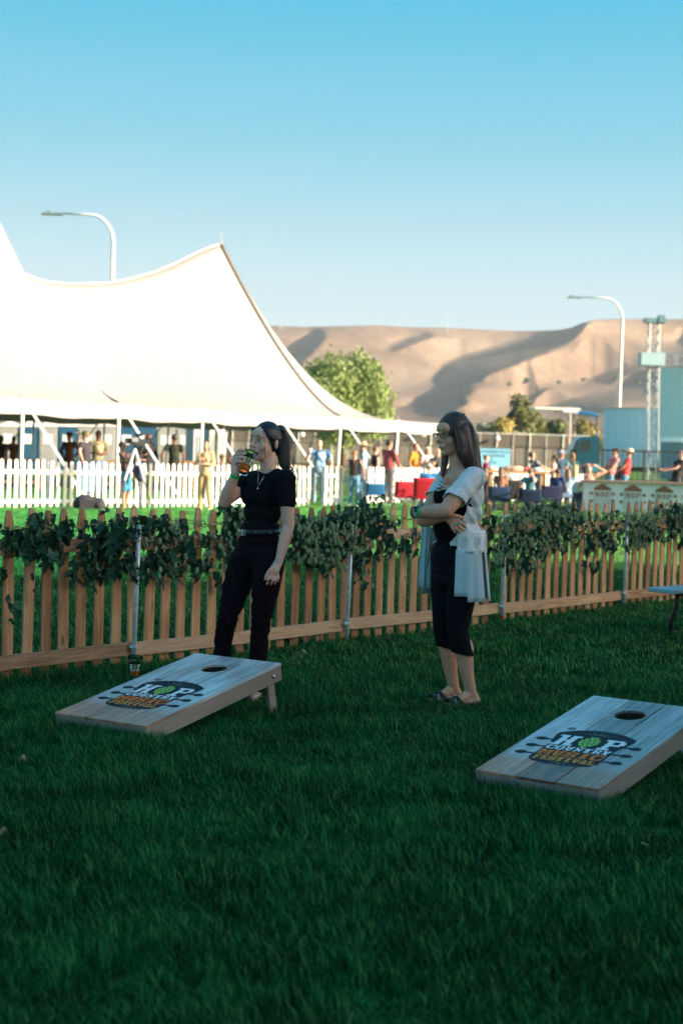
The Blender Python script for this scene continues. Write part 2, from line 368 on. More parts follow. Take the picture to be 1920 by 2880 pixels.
# ------------------------------------------------------------------ wooden picket fence with pipe posts
FA, FB = 12.36, 1.241                      # y = FA + FB x
FU = Vector((1, FB, 0)).normalized(); FN = Vector((FU.y, -FU.x, 0))     # along, and towards the viewer
FANG = math.atan2(FU.y, FU.x)
def wood_mat(name, lo, mid, hi, axis='Z', rough=.62):
    m = bpy.data.materials.new(name); m.use_nodes = True; N = m.node_tree.nodes; L = m.node_tree.links; b = N['Principled BSDF']
    tc = N.new('ShaderNodeTexCoord'); oi = N.new('ShaderNodeObjectInfo')
    ad = N.new('ShaderNodeVectorMath'); ad.operation = 'MULTIPLY_ADD'; ad.inputs[1].default_value = (1, 1, 1)
    cx = N.new('ShaderNodeCombineXYZ'); mu = N.new('ShaderNodeMath'); mu.operation = 'MULTIPLY'; mu.inputs[1].default_value = 37.0
    L.new(oi.outputs['Random'], mu.inputs[0]); L.new(mu.outputs[0], cx.inputs[0]); L.new(mu.outputs[0], cx.inputs[2])
    L.new(tc.outputs['Object'], ad.inputs[0]); L.new(cx.outputs[0], ad.inputs[2])
    mp = N.new('ShaderNodeMapping'); mp.inputs['Scale'].default_value = {'Z': (1, 1, .07), 'X': (.07, 1, 1), 'Y': (1, .07, 1)}[axis]; L.new(ad.outputs[0], mp.inputs[0])
    n1 = N.new('ShaderNodeTexNoise'); n1.inputs['Scale'].default_value = 42; n1.inputs['Detail'].default_value = 8; n1.inputs['Distortion'].default_value = .8; L.new(mp.outputs[0], n1.inputs[0])
    mp2 = N.new('ShaderNodeMapping'); mp2.inputs['Scale'].default_value = {'Z': (1, 1, .3), 'X': (.3, 1, 1), 'Y': (1, .3, 1)}[axis]; L.new(ad.outputs[0], mp2.inputs[0])
    n2 = N.new('ShaderNodeTexNoise'); n2.inputs['Scale'].default_value = 7; n2.inputs['Detail'].default_value = 3; L.new(mp2.outputs[0], n2.inputs[0])
    vo = N.new('ShaderNodeTexVoronoi'); vo.inputs['Scale'].default_value = 7.5; L.new(mp2.outputs[0], vo.inputs['Vector'])
    kr = N.new('ShaderNodeValToRGB'); kr.color_ramp.elements[0].position = .06; kr.color_ramp.elements[0].color = (.35, .35, .35, 1); kr.color_ramp.elements[1].position = .13; kr.color_ramp.elements[1].color = (1, 1, 1, 1); L.new(vo.outputs['Distance'], kr.inputs[0])
    a1 = N.new('ShaderNodeMath'); a1.operation = 'MULTIPLY_ADD'; a1.inputs[1].default_value = .55; L.new(n1.outputs[0], a1.inputs[0])
    a2 = N.new('ShaderNodeMath'); a2.operation = 'MULTIPLY_ADD'; a2.inputs[1].default_value = .3; L.new(n2.outputs[0], a2.inputs[0])
    a3 = N.new('ShaderNodeMath'); a3.operation = 'MULTIPLY'; a3.inputs[1].default_value = .26; L.new(oi.outputs['Random'], a3.inputs[0])
    L.new(a3.outputs[0], a2.inputs[2]); L.new(a2.outputs[0], a1.inputs[2])
    r = N.new('ShaderNodeValToRGB'); e = r.color_ramp.elements; e[0].position = .33; e[0].color = (*lo, 1); e[1].position = .8; e[1].color = (*hi, 1); q = e.new(.56); q.color = (*mid, 1)
    L.new(a1.outputs[0], r.inputs[0]); mm = N.new('ShaderNodeMix'); mm.data_type = 'RGBA'; mm.blend_type = 'MULTIPLY'; mm.inputs[0].default_value = 1
    L.new(r.outputs[0], mm.inputs[6]); L.new(kr.outputs[0], mm.inputs[7]); L.new(mm.outputs[2], b.inputs['Base Color'])
    b.inputs['Roughness'].default_value = rough; bp = N.new('ShaderNodeBump'); bp.inputs['Strength'].default_value = .35; bp.inputs['Distance'].default_value = .004
    L.new(n1.outputs[0], bp.inputs['Height']); L.new(bp.outputs[0], b.inputs['Normal']); MATS[name] = m; return m
CEDAR = wood_mat('cedar_wood', (.16, .068, .032), (.44, .235, .11), (.72, .48, .27))
CEDARX = wood_mat('cedar_rail_wood', (.19, .09, .05), (.44, .28, .165), (.66, .48, .31), 'X')
GALV = mat('galvanized_steel', (.55, .67, .72), .38, .12, 30, .05, metal=.2, col2=(.72, .84, .88))
def fpt(x, off=0.0, z=0.0): return Vector((x, FA + FB * x, z)) + FN * off
def picket_poly(h, w=.081):
    a = w / 2
    right = [(a, 0), (a, h - .205), (a * .93, h - .19), (a * .62, h - .172), (a * .56, h - .158), (a * .66, h - .142), (a * .84, h - .120), (a * .88, h - .10), (a * .70, h - .055), (a * .42, h - .004), (a * .36, h)]
    return right + [(-x, z) for x, z in right[::-1]]
def wood_fence():
    root = empty('picket_fence', fpt(0), 0, 'natural cedar picket fence with pipe posts, draped with hop bines', 'fence')
    inv = Matrix.Translation(-fpt(0)); r = random.Random(3)
    posts = [-4.29, -2.86, -1.425, .022, 1.43, 2.85, 4.28, 5.71]
    dx = .153 * FU.x
    me = []
    for h in (1.075, 1.085, 1.095, 1.08):
        m = MB(); m.prism(picket_poly(h), .015); me.append(m.mesh('picket', CEDAR))
    x = -4.2; i = 0
    while x < 5.75:
        if min(abs(x - p) for p in posts) > .02:
            o = link('picket', me[r.randrange(4)], root, fpt(x, -.012 + r.uniform(-.003, .003)) - fpt(0) + Vector((0, 0, r.uniform(-.015, .012))), (r.gauss(0, .006), r.gauss(0, .010), FANG + r.gauss(0, .035)))
        x += dx * r.uniform(.95, 1.05); i += 1
    for a, b in zip(posts[:-1], posts[1:]):
        for z in (.135, .855):
            p, q = fpt(a + .012, .019 + .0), fpt(b - .012, .019); z0, z1 = z + r.uniform(-.008, .008), z + r.uniform(-.008, .008)
            mid = (p + q) / 2; L_ = (q - p).length
            m = MB(); n = 10; vs = []; fs = []
            for k in range(n + 1):
                t = k / n - .5; sag = -.006 * math.cos(t * PI) + r.uniform(-.0012, .0012)
                for yy, zz in ((-.019, -.044), (.019, -.044), (.019, .044), (-.019, .044)): vs.append((t * L_, yy, zz + sag))
            for k in range(n):
                for c in range(4): fs.append((k * 4 + c, k * 4 + (c + 1) % 4, k * 4 + 4 + (c + 1) % 4, k * 4 + 4 + c))
            fs += [(3, 2, 1, 0), (n * 4, n * 4 + 1, n * 4 + 2, n * 4 + 3)]
            m.add(vs, fs)
            o = m.build('rail', CEDARX, root); o.location = mid - fpt(0) + Vector((0, 0, (z0 + z1) / 2)); o.rotation_euler = (0, -math.atan2(z1 - z0, L_), FANG)
    for j, px in enumerate(posts):
        p = fpt(px, .058) - fpt(0); h = .97 if j != 3 else .93; lx = r.gauss(.006, .008)
        m = MB(); m.tube([(0, 0, -.05), (lx * .5, 0, h * .5), (lx, 0, h)], .0172, 16); m.ball((lx, 0, h), (.0185, .0185, .012), 14, 6)
        po = m.build('post', GALV, root, smooth=True); po.location = p
        for z in (.135, .86):
            c = MB(); c.lathe([(.0185, -.009), (.0225, -.009), (.0225, .009), (.0185, .009)], (lx * z, 0, z + .02), 16)
            d = -FU * .028 + FN * -.0; c.box((lx * z + d.x, d.y, z + .02), (.022, .012, .018), FANG); c.tube([(lx * z + d.x * 1.1, d.y * 1.1 - .012, z + .02), (lx * z + d.x * 1.1, d.y * 1.1 + .012, z + .02)], .006, 8)
            c.build('clamp', GALV, po)
        if j == 4:
            MB().lathe([(.0176, .035), (.0182, .036), (.0182, .075), (.0176, .076)], (0, 0, .0), 16).build('tape', mat('red_tape', (.35, .03, .05), .6, .5, 60), po)
wood_fence()

# ------------------------------------------------------------------ hop bines draped over the fence
def leaf_material(name, a, b_, back):
    m = bpy.data.materials.new(name); m.use_nodes = True; N = m.node_tree.nodes; L = m.node_tree.links; b = N['Principled BSDF']
    oi = N.new('ShaderNodeObjectInfo'); tc = N.new('ShaderNodeTexCoord'); nz = N.new('ShaderNodeTexNoise'); nz.inputs['Scale'].default_value = 22; nz.inputs['Detail'].default_value = 4
    g = N.new('ShaderNodeNewGeometry'); L.new(g.outputs['Position'], nz.inputs[0])
    ad = N.new('ShaderNodeMath'); ad.operation = 'MULTIPLY_ADD'; ad.inputs[1].default_value = .5; L.new(oi.outputs['Random'], ad.inputs[0]); m5 = N.new('ShaderNodeMath'); m5.operation = 'MULTIPLY'; m5.inputs[1].default_value = .7; L.new(nz.outputs[0], m5.inputs[0]); L.new(m5.outputs[0], ad.inputs[2])
    r = N.new('ShaderNodeValToRGB'); r.color_ramp.elements[0].position = .25; r.color_ramp.elements[1].position = .8; r.color_ramp.elements[0].color = (*a, 1); r.color_ramp.elements[1].color = (*b_, 1)
    L.new(ad.outputs[0], r.inputs[0]); mx = N.new('ShaderNodeMix'); mx.data_type = 'RGBA'; L.new(g.outputs['Backfacing'], mx.inputs[0]); L.new(r.outputs[0], mx.inputs[6]); mx.inputs[7].default_value = (*back, 1)
    L.new(mx.outputs[2], b.inputs['Base Color']); b.inputs['Roughness'].default_value = .5; b.inputs['Specular IOR Level'].default_value = .3
    tr = N.new('ShaderNodeBsdfTranslucent'); L.new(mx.outputs[2], tr.inputs[0]); ms = N.new('ShaderNodeMixShader'); ms.inputs[0].default_value = .22
    L.new(b.outputs[0], ms.inputs[1]); L.new(tr.outputs[0], ms.inputs[2]); L.new(ms.outputs[0], N['Material Output'].inputs[0]); MATS[name] = m; return m
HOPLEAF = leaf_material('hop_leaf', (.006, .026, .016), (.026, .088, .042), (.045, .115, .065))
HOPCONE = leaf_material('hop_cone', (.22, .34, .15), (.58, .68, .38), (.4, .5, .3))
BINE = mat('hop_bine', (.24, .36, .13), .6, .4, 30)
def hop_leaf_mesh(seed):
    r = random.Random(seed); L_ = 1.0
    out = [(0, 0), (.13, -.10), (.34, -.04), (.40, .16), (.24, .32), (.42, .50), (.46, .80), (.22, .66), (.17, 1.0), (0, 1.32)]
    pts = [(x * r.uniform(.85, 1.15), y) for x, y in out]; v = []; f = []
    curl = r.uniform(.6, 2.0); droop = r.uniform(.5, 1.5); tw = r.uniform(-.6, .6)
    def bend(x, y):
        z = -curl * abs(x) ** 1.3 * .9 + .07 * math.sin(9 * y + 5 * x) ; X = x * math.cos(curl * abs(x)); Y = y; z2 = z - droop * y * y * .5
        a = tw * y; return (X * math.cos(a) - z2 * math.sin(a), Y * (1 - .15 * droop), X * math.sin(a) + z2 * math.cos(a))
    mid = [(0, y) for _, y in pts]
    n = len(pts)
    for x, y in pts: v.append(bend(x, y))
    for x, y in pts: v.append(bend(x * .5, y * .95 + .02))
    for x, y in pts: v.append(bend(0, max(0, min(1.28, y))))
    for x, y in pts: v.append(bend(-x * .5, y * .95 + .02))
    for x, y in pts: v.append(bend(-x, y))
    for k in range(4):
        for i in range(n - 1):
            a = k * n + i; f.append((a, a + 1, a + n + 1, a + n))
    me = bpy.data.meshes.new('leaf'); me.from_pydata(v, [], f); me.materials.append(HOPLEAF); me.validate(); me.polygons.foreach_set('use_smooth', [True] * len(me.polygons)); return me
def hop_cone_mesh(seed):
    r = random.Random(seed); m = MB()                     # overlapping bracts, like a small soft pine cone, hanging down
    m.ball((0, 0, -.5), (.24, .24, .42), 6, 5)
    for ring in range(5):
        z = -.08 - ring * .19; rad = (.26, .36, .38, .31, .19)[ring]; n = (5, 6, 6, 5, 4)[ring]
        for k in range(n):
            a = 2 * PI * (k + .5 * (ring % 2)) / n + r.uniform(-.15, .15); c, s_ = math.cos(a), math.sin(a)
            p = [(c * rad * .5 - s_ * -.13, s_ * rad * .5 + c * -.13, z), (c * rad * .5 - s_ * .13, s_ * rad * .5 + c * .13, z), (c * rad * 1.02 - s_ * .10, s_ * rad * 1.02 + c * .10, z - .14), (c * rad * .98, s_ * rad * .98, z - .30), (c * rad * 1.02 - s_ * -.10, s_ * rad * 1.02 + c * -.10, z - .14)]
            m.add(p, [(0, 1, 2, 3, 4)])
    return m.mesh('hop_cone', HOPCONE, True)
LEAVES = [hop_leaf_mesh(k) for k in range(9)]; CONES = [hop_cone_mesh(k) for k in range(4)]
def xform_arrays(me):
    n = len(me.vertices); a = np.empty(n * 3); me.vertices.foreach_get('co', a); return a.reshape(-1, 3), [tuple(p.vertices) for p in me.polygons]
LA = [xform_arrays(m) for m in LEAVES]; CA = [xform_arrays(m) for m in CONES]
def frot(r, hang=True):
    # a hanging leaf: its tip points down, its face roughly outwards from the fence
    yaw = FANG - PI / 2 + r.gauss(0, .9); q = Matrix.Rotation(yaw, 4, 'Z') @ Matrix.Rotation(r.gauss(-1.35, .4), 4, 'X') @ Matrix.Rotation(r.gauss(0, .5), 4, 'Y')
    return q
def garland(x0, x1, label, leaf_n, cone_n, spots, leaf_s, seed, strands=3):
    """spots: (x along, half width, top z, bottom z, weight of leaves, weight of cones)"""
    r = random.Random(seed); root = empty('hop_garland', fpt((x0 + x1) / 2, 0, 0), 0, label, 'garland', 'hop garlands draped along the cedar fence')
    o0 = fpt((x0 + x1) / 2)
    # bine strands winding along the picket tops
    for s_ in range(strands):
        pts = []; n = 40; ph = r.uniform(0, 6)
        for k in range(n + 1):
            x = x0 + (x1 - x0) * k / n
            z = .985 + .02 * math.sin(k * .55 + ph) + .012 * math.sin(k * 1.7 + ph * 2) - .012 * s_; off = .035 * math.sin(k * .9 + ph) + .02
            pts.append(fpt(x, off, z) - o0)
        MB().tube(pts, .0045, 5).build('bine', BINE, root, smooth=True)
    for k in range(8):                                # loose tendrils
        x = r.uniform(x0, x1); p = fpt(x, .05, .98) - o0; pts = [p]
        for q in range(5): p = p + Vector((r.gauss(0, .03), r.gauss(0, .02), r.uniform(-.07, .03))); pts.append(p)
        MB().tube(pts, .0018, 4).build('tendril', BINE, root)
    def spot(which):
        ws = [s_[which] * s_[1] for s_ in spots]; s_ = r.choices(spots, ws)[0]
        x = s_[0] + r.gauss(0, .5) * s_[1]; x = min(max(x, x0 - .05), x1 + .05)
        u = r.random() ** 1.15; z = s_[2] + (s_[3] - s_[2]) * u; wid = 1 - .55 * u
        x = s_[0] + (x - s_[0]) * wid
        return x, z
    items = []
    for k in range(leaf_n): items.append(('l',) + spot(4))
    for k in range(cone_n): items.append(('c',) + spot(5))
    nl = nc = 0; extra = MB(); extrac = MB()
    for kind, x, z in items:
        off = abs(r.gauss(.045, .035)) if r.random() < .85 else -.06
        p = fpt(x, off + .02, z) - o0; M = Matrix.Translation(p) @ frot(r)
        if kind == 'l':
            s_ = leaf_s * (.45 + 1.0 * r.random() ** 1.6); M = M @ Matrix.Diagonal((s_, s_, s_ * .8, 1)); i = r.randrange(9)
            if nl < 290: o = link('leaf', LEAVES[i], root); o.matrix_local = M; nl += 1
            else: a, f = LA[i]; A = np.array(M); extra.add((a @ A[:3, :3].T + A[:3, 3]).tolist(), f)
        else:
            s_ = r.uniform(.022, .042); M = Matrix.Translation(p + FN * .05) @ Matrix.Rotation(r.uniform(0, 6), 4, 'Z') @ Matrix.Rotation(r.gauss(0, .35), 4, 'X') @ Matrix.Diagonal((s_ * .95, s_ * .95, s_ * 1.15, 1)); i = r.randrange(4)
            if nc < 290: o = link('hop_cone', CONES[i], root); o.matrix_local = M; nc += 1
            else: a, f = CA[i]; A = np.array(M); extrac.add((a @ A[:3, :3].T + A[:3, 3]).tolist(), f)
    if extra.v: tag(extra.build('foliage', HOPLEAF, root, smooth=True, fix=False), kind='stuff')
    if extrac.v: tag(extrac.build('hop_cones', HOPCONE, root, smooth=True, fix=False), kind='stuff')
def fx(px):                                # fence coordinate under a picture column
    k = (px - 960) / 4400 ; return FA * k / (1 - FB * k)
G = []
def sp(px, hw, zt, zb, lw, cw):
    return (fx(px), hw, zt, zb, lw, cw)
garland(fx(-60), fx(640), 'loose hop garland of big dark leaves on the leftmost fence panels', 300, 90,
        [sp(10, .10, .98, .55, 1, 0), sp(35, .12, 1.0, .82, 2.2, 0), sp(105, .15, 1.07, .80, 4.2, 0), sp(150, .11, 1.06, .72, 4, 0), sp(20, .06, .7, .35, .7, 0), sp(85, .03, .72, .58, .3, 0), sp(205, .06, .92, .66, 1.2, 0),
         sp(240, .09, .96, .60, 1.7, .2), sp(290, .15, 1.03, .68, 4.5, .3), sp(325, .1, 1.1, .95, 1.0, 0), sp(355, .12, 1.0, .60, 2.6, .8), sp(400, .12, 1.06, .66, 3.0, 1.6), sp(375, .05, .62, .42, .3, .6), sp(450, .14, 1.04, .68, 3.6, 2.4), sp(303, .04, .6, .4, .25, .4),
         sp(500, .12, .96, .68, 1.2, 1.4), sp(545, .14, .93, .66, 1.8, 2.6), sp(590, .14, .93, .60, 2.0, 3.2), sp(605, .05, .62, .50, .3, .1)], .098, 11)
garland(fx(632), fx(1190), 'dense hop garland heavy with pale cones between the two women', 460, 500,
        [sp(655, .14, 1.10, .70, 3, 3), sp(640, .10, 1.12, .95, 2, 2), sp(820, .16, 1.03, .68, 2.4, 6), sp(860, .16, .98, .66, 2.2, 6), sp(900, .15, 1.0, .62, 3, 4), sp(930, .14, 1.06, .62, 3, 4), sp(965, .15, 1.10, .75, 3.5, 4), sp(1010, .13, 1.18, .62, 4, 2.4), sp(1000, .08, .7, .45, 1.4, 1.2), sp(1050, .12, 1.06, .68, 3, 1.6), sp(1085, .10, .98, .75, 2, .6), sp(910, .05, .65, .48, .6, .2), sp(1110, .09, .90, .72, 1, .5), sp(1160, .10, .93, .70, 1.2, .8), sp(1120, .03, .56, .44, .12, .1)], .075, 12)
garland(fx(1190), fx(1940), 'long thick hop garland full of cones right of the woman in white', 620, 1000,
        [sp(1375, .16, 1.0, .55, 3, 3), sp(1400, .16, .98, .62, 3, 3), sp(1430, .20, 1.0, .48, 4, 6), sp(1470, .20, 1.06, .52, 4, 6), sp(1510, .22, 1.14, .58, 5, 6), sp(1550, .22, 1.08, .66, 4, 5), sp(1590, .2, 1.02, .72, 3, 3), sp(1640, .2, .98, .66, 2.4, 2), sp(1650, .10, .7, .36, 1.6, 1.6), sp(1680, .12, .95, .55, 2.2, 2.2),
         sp(1710, .2, 1.0, .64, 3, 4), sp(1760, .2, .96, .62, 3, 6), sp(1790, .2, .98, .62, 3, 4), sp(1830, .2, .98, .68, 2.6, 2.4), sp(1880, .24, 1.06, .72, 4, 3), sp(1915, .2, 1.05, .6, 4, 3)], .075, 13)
# ------------------------------------------------------------------ lettering (slab letters on a 7 x 7 grid)
FONT = {
'H': "1110111 0110110 0110110 0111110 0110110 0110110 1110111", 'O': "0111110 1110111 1100011 1100011 1100011 1110111 0111110",
'P': "1111110 0110011 0110011 0111110 0110000 0110000 1111000", 'C': "0111101 1110011 1100001 1100000 1100001 1110011 0111110",
'U': "1110111 0110110 0110110 0110110 0110110 0111110 0011100", 'N': "1100111 0110010 0111010 0111110 0101110 0100110 1110010",
'T': "1111111 1011101 0011100 0011100 0011100 0011100 0111110", 'R': "1111110 0110011 0110011 0111110 0110110 0110011 1111011",
'Y': "1110111 0110110 0111110 0011100 0011100 0011100 0111110", 'M': "1100011 1110111 1111111 1101011 1101011 1100011 1110111",
'S': "0111101 1100111 1110001 0111110 1000111 1110011 1011110", 'I': "0111110 0011100 0011100 0011100 0011100 0011100 0111110",
'F': "1111111 0110001 0110100 0111100 0110100 0110000 1111000", 'E': "1111111 0110001 0110100 0111100 0110100 0110001 1111111",
'V': "1110111 0110110 0110110 0110110 0111110 0011100 0001000", 'A': "0011100 0011100 0110110 0110110 0111110 0110110 1110111",
'L': "1111000 0110000 0110000 0110000 0110001 0110011 1111111", 'G': "0111101 1100011 1100000 1101111 1100011 1110011 0111111",
'D': "1111100 0110110 0110011 0110011 0110011 0110110 1111100", 'K': "1110111 0110110 0111100 0111000 0111100 0110110 1110111",
'X': "1110111 0110110 0011100 0011100 0011100 0110110 1110111", '&': "0111000 1101100 0111000 0111011 1101110 1100110 0111011", ' ': "0000000 " * 6 + "0000000"}
def letters(mb, text, u0, u1, v0, v1, warp, layer=0.0, gap=.12):
    n = len(text); cw = (u1 - u0) / (n + gap * (n - 1))
    for i, ch in enumerate(text):
        rows = FONT[ch].split(); x0 = u0 + i * cw * (1 + gap)
        for j, row in enumerate(rows):
            k = 0
            while k < 7:
                if row[k] == '1':
                    e = k
                    while e < 7 and row[e] == '1': e += 1
                    a, b = x0 + cw * k / 7, x0 + cw * e / 7; c, d = v1 - (v1 - v0) * (j + 1.02) / 7, v1 - (v1 - v0) * j / 7
                    mb.add([warp(a, c, layer), warp(b, c, layer), warp(b, d, layer), warp(a, d, layer)], [(0, 1, 2, 3)])
                    k = e
                else: k += 1
INK = [mat('print_black', (.006, .012, .017), .5, spec=.12), mat('print_white', (.88, .90, .90), .5, spec=.12), mat('print_orange', (.92, .22, .03), .5, spec=.12),
       mat('print_amber', (.88, .36, .07), .5, spec=.12), mat('print_hop_green', (.30, .58, .12), .5, spec=.12), mat('print_cream', (.55, .50, .36), .5)]
def logo(mb, warp, scale=1.0, pegs=True, e=.0008):
    """the festival badge, about .40 wide, in its own u,v; layers stacked e apart"""
    W = lambda u, v, l=0: warp(u * scale, v * scale, l * e)
    mb.cur = 0
    badge = [(-.169, -.175), (-.14, -.215), (-.06, -.235), (.05, -.235), (.135, -.215), (.168, -.175), (.165, .02), (.195, .16), (.19, .20), (.12, .245), (.05, .268), (0, .272), (-.06, .268), (-.13, .245), (-.19, .20), (-.195, .16), (-.165, .02)]
    c = [W(0, 0)] + [W(*p) for p in badge]; mb.add(c, [(0, i + 1, (i + 1) % len(badge) + 1) for i in range(len(badge))])
    if pegs:
        for s_ in (-1, 1):
            for v in (.085, -.02, -.125):
                pts = [W(s_ * (.232 + .030 * math.cos(q) * (1.0 if abs(math.cos(q)) > .5 else .9)), v + .024 * math.sin(q)) for q in np.linspace(0, 2 * PI, 12, endpoint=False)]
                mb.add(pts, [tuple(range(12)) if s_ > 0 else tuple(range(12))[::-1]])
                mb.add([W(s_ * .165, v - .008), W(s_ * .212, v - .010), W(s_ * .212, v + .010), W(s_ * .165, v + .008)], [(0, 1, 2, 3)])
    mb.cur = 1; letters(mb, 'H', -.165, -.058, .022, .165, W, 1); letters(mb, 'P', .066, .168, .022, .165, W, 1); letters(mb, 'COUNTRY', -.155, .155, -.040, .012, W, 1)
    mb.cur = 2; letters(mb, 'MUSIC', -.155, .155, -.125, -.052, W, 1, .06)
    mb.cur = 3; letters(mb, 'FESTIVAL', -.150, .150, -.188, -.137, W, 1, .07)
    mb.cur = 4
    for row in range(6):                                   # the hop: rows of pointed bracts
        v = .165 - row * .026; hw = (.022, .040, .050, .048, .036, .018)[row]; n = (2, 3, 4, 4, 3, 1)[row]
        for k in range(n):
            u = (k - (n - 1) / 2) * (2 * hw / n); w_ = hw / n * .92
            mb.add([W(u - w_, v + .01, 1), W(u - w_ * .8, v - .010, 1), W(u, v - .022, 1), W(u + w_ * .8, v - .010, 1), W(u + w_, v + .01, 1)], [(0, 1, 2, 3, 4)])
    mb.cur = 5
    for v0, sg in ((.205, 1), (-.205, -1)):
        for k in range(15):
            a = PI * (k + .5) / 15; r0, r1 = .014, .03 + .022 * (k % 2); du, dv = math.cos(a), math.sin(a) * sg; sx = 2.0
            base = v0 - sg * .012
            mb.add([W(du * r0 * sx - .001, base + dv * r0, 1), W(du * r1 * sx - .0008, base + dv * r1, 1), W(du * r1 * sx + .0008, base + dv * r1, 1), W(du * r0 * sx + .001, base + dv * r0, 1)], [(0, 1, 2, 3)])

# ------------------------------------------------------------------ cornhole boards
PLANK = wood_mat('weathered_plank', (.10, .085, .075), (.40, .40, .39), (.82, .84, .84), 'Y', rough=.30)
_b = PLANK.node_tree.nodes['Principled BSDF']; _b.inputs['Coat Weight'].default_value = .18; _b.inputs['Coat Roughness'].default_value = .13
def _brown_front():                       # printed brown stain towards the front edge of each plank
    N = PLANK.node_tree.nodes; L = PLANK.node_tree.links; src = _b.inputs['Base Color'].links[0].from_socket
    tc = N.new('ShaderNodeTexCoord'); sx = N.new('ShaderNodeSeparateXYZ'); L.new(tc.outputs['Object'], sx.inputs[0])
    nz = N.new('ShaderNodeTexNoise'); nz.inputs['Scale'].default_value = 5; L.new(tc.outputs['Object'], nz.inputs[0])
    a = N.new('ShaderNodeMath'); a.operation = 'MULTIPLY_ADD'; a.inputs[1].default_value = -.35; L.new(nz.outputs[0], a.inputs[0]); L.new(sx.outputs[1], a.inputs[2])
    r = N.new('ShaderNodeValToRGB'); r.color_ramp.elements[0].position = 0.0; r.color_ramp.elements[1].position = .22; r.color_ramp.elements[0].color = (1, .50, .30, 1); r.color_ramp.elements[1].color = (1, 1, 1, 1)
    L.new(a.outputs[0], r.inputs[0]); m = N.new('ShaderNodeMix'); m.data_type = 'RGBA'; m.blend_type = 'MULTIPLY'; m.inputs[0].default_value = 1; L.new(src, m.inputs[6]); L.new(r.outputs[0], m.inputs[7]); L.new(m.outputs[2], _b.inputs['Base Color'])
_brown_front()
FRAMEW = mat('board_frame_wood', (.33, .27, .225), .55, .22, 5, .1, stretch=(1, .15, 1), bscale=40)
BOLT = mat('zinc_bolt', (.6, .62, .62), .3, metal=1)
def cornhole(x, y, yaw, label, bolts):
    tf, zb, L_, W_ = .107, .305, 1.22, .61; tilt = math.asin((zb - tf) / L_)
    root = empty('cornhole_board', (x, y, 0), -yaw, label, 'cornhole board', 'pair of cornhole boards on the lawn')
    T = .014; T3 = Matrix.Translation((0, 0, tf)) @ Matrix.Rotation(tilt, 4, 'X')      # deck frame: x across, y up the board, z normal; z=0 is the top face
    hv, hr = L_ - .229, .0762
    edges = [-.305, -.0985, .0945, .305]
    for i in range(3):
        a, b = edges[i] + (.0032 if i else 0), edges[i + 1] - (.0032 if i < 2 else 0); m = MB()
        if i != 1:
            pts = [(a, 0), (b, 0), (b, L_), (a, L_)]
            m.box(((a + b) / 2, L_ / 2, -T / 2), (b - a, L_, T))
        else:                                              # the middle plank has the round hole cut through it
            n = 40; top = []; mid_ = (a + b) / 2
            ring = [(hr * math.cos(2 * PI * k / n), hv + hr * math.sin(2 * PI * k / n)) for k in range(n)]
            def edge(k):
                c, s_ = math.cos(2 * PI * k / n), math.sin(2 * PI * k / n); q = min((b if c > 0 else -a) / max(abs(c), 1e-6), .12 / max(abs(s_), 1e-6)); return (q * c, hv + q * s_)
            outer = [edge(k) for k in range(n)]; vs = []
            for z in (0, -T):
                vs += [(p[0], p[1], z) for p in ring] + [(p[0], p[1], z) for p in outer]
            fs = []
            for k in range(n):
                k2 = (k + 1) % n
                fs += [(k, n + k, n + k2, k2), (2 * n + k, 2 * n + k2, 3 * n + k2, 3 * n + k), (k, k2, 2 * n + k2, 2 * n + k)]
            m.add(vs, fs)
            m.box((mid_, (hv - .12) / 2, -T / 2), (b - a, hv - .12, T)); m.box((mid_, (L_ + hv + .12) / 2, -T / 2), (b - a, L_ - hv - .12, T))
        o = m.build('plank', PLANK, root); o.matrix_local = T3
        bv = o.modifiers.new('b', 'BEVEL'); bv.width = .0015; bv.segments = 2; bv.limit_method = 'ANGLE'
    # frame: two sides, front and back rails under the deck
    D = T3
    def fr(name, c, size):
        o = MB().box(c, size).build(name, FRAMEW, root); o.matrix_local = D; bv = o.modifiers.new('b', 'BEVEL'); bv.width = .003; bv.segments = 2; return o
    dep = .085
    sides = []
    for s_ in (-1, 1):
        sides.append(fr('side_rail', (s_ * (W_ / 2 - .0115), L_ / 2, -T - dep / 2 - .0005), (.019, L_ - .006, dep)))
    fr('front_rail', (0, .013, -T - dep / 2 - .0005), (W_ - .046, .019, dep)); fr('back_rail', (0, L_ - .013, -T - dep / 2 - .0005), (W_ - .046, .019, dep))
    for s_ in (-1, 1):                                     # folding legs at the back
        m = MB(); xx = s_ * (W_ / 2 - .033); top = T3 @ Vector((xx, L_ - .085, -.06)); bot = Vector((xx, top.y + .055, -.0))
        d = bot - top; m.box((0, 0, 0), (.019, .062, d.length + .02))
        o = m.build('leg', FRAMEW, root); o.location = (top + bot) / 2; o.rotation_euler = (math.atan2(d.y, -d.z) , 0, 0)
        bo = MB(); bo.lathe([(.0005, 0), (.010, .001), (.013, .005), (.010, .009), (.0005, .011)], (0, 0, 0), 14); bo_ = bo.build('bolt', BOLT, root, smooth=True)
        bo_.matrix_local = T3 @ Matrix.Translation((s_ * (W_ / 2 - .003), L_ - .085, -.055)) @ Matrix.Rotation(s_ * PI / 2, 4, 'Y')
    m = MB(); logo(m, lambda u, v, l: (u, .437 + v + .055 * u, .0007 + l)); o = m.build('printed_badge', INK, root, fix=False); o.matrix_local = T3
    m = MB(); m.add([(-.166 + .022 * math.cos(q), .69 + .020 * math.sin(q), .0008) for q in np.linspace(0, 2 * PI, 16, endpoint=False)], [tuple(range(16))]); m.build('wood_knot', mat('knot_print', (.16, .075, .055), .4, .4, 60, coat=.3), root, fix=False).matrix_local = T3
    return root
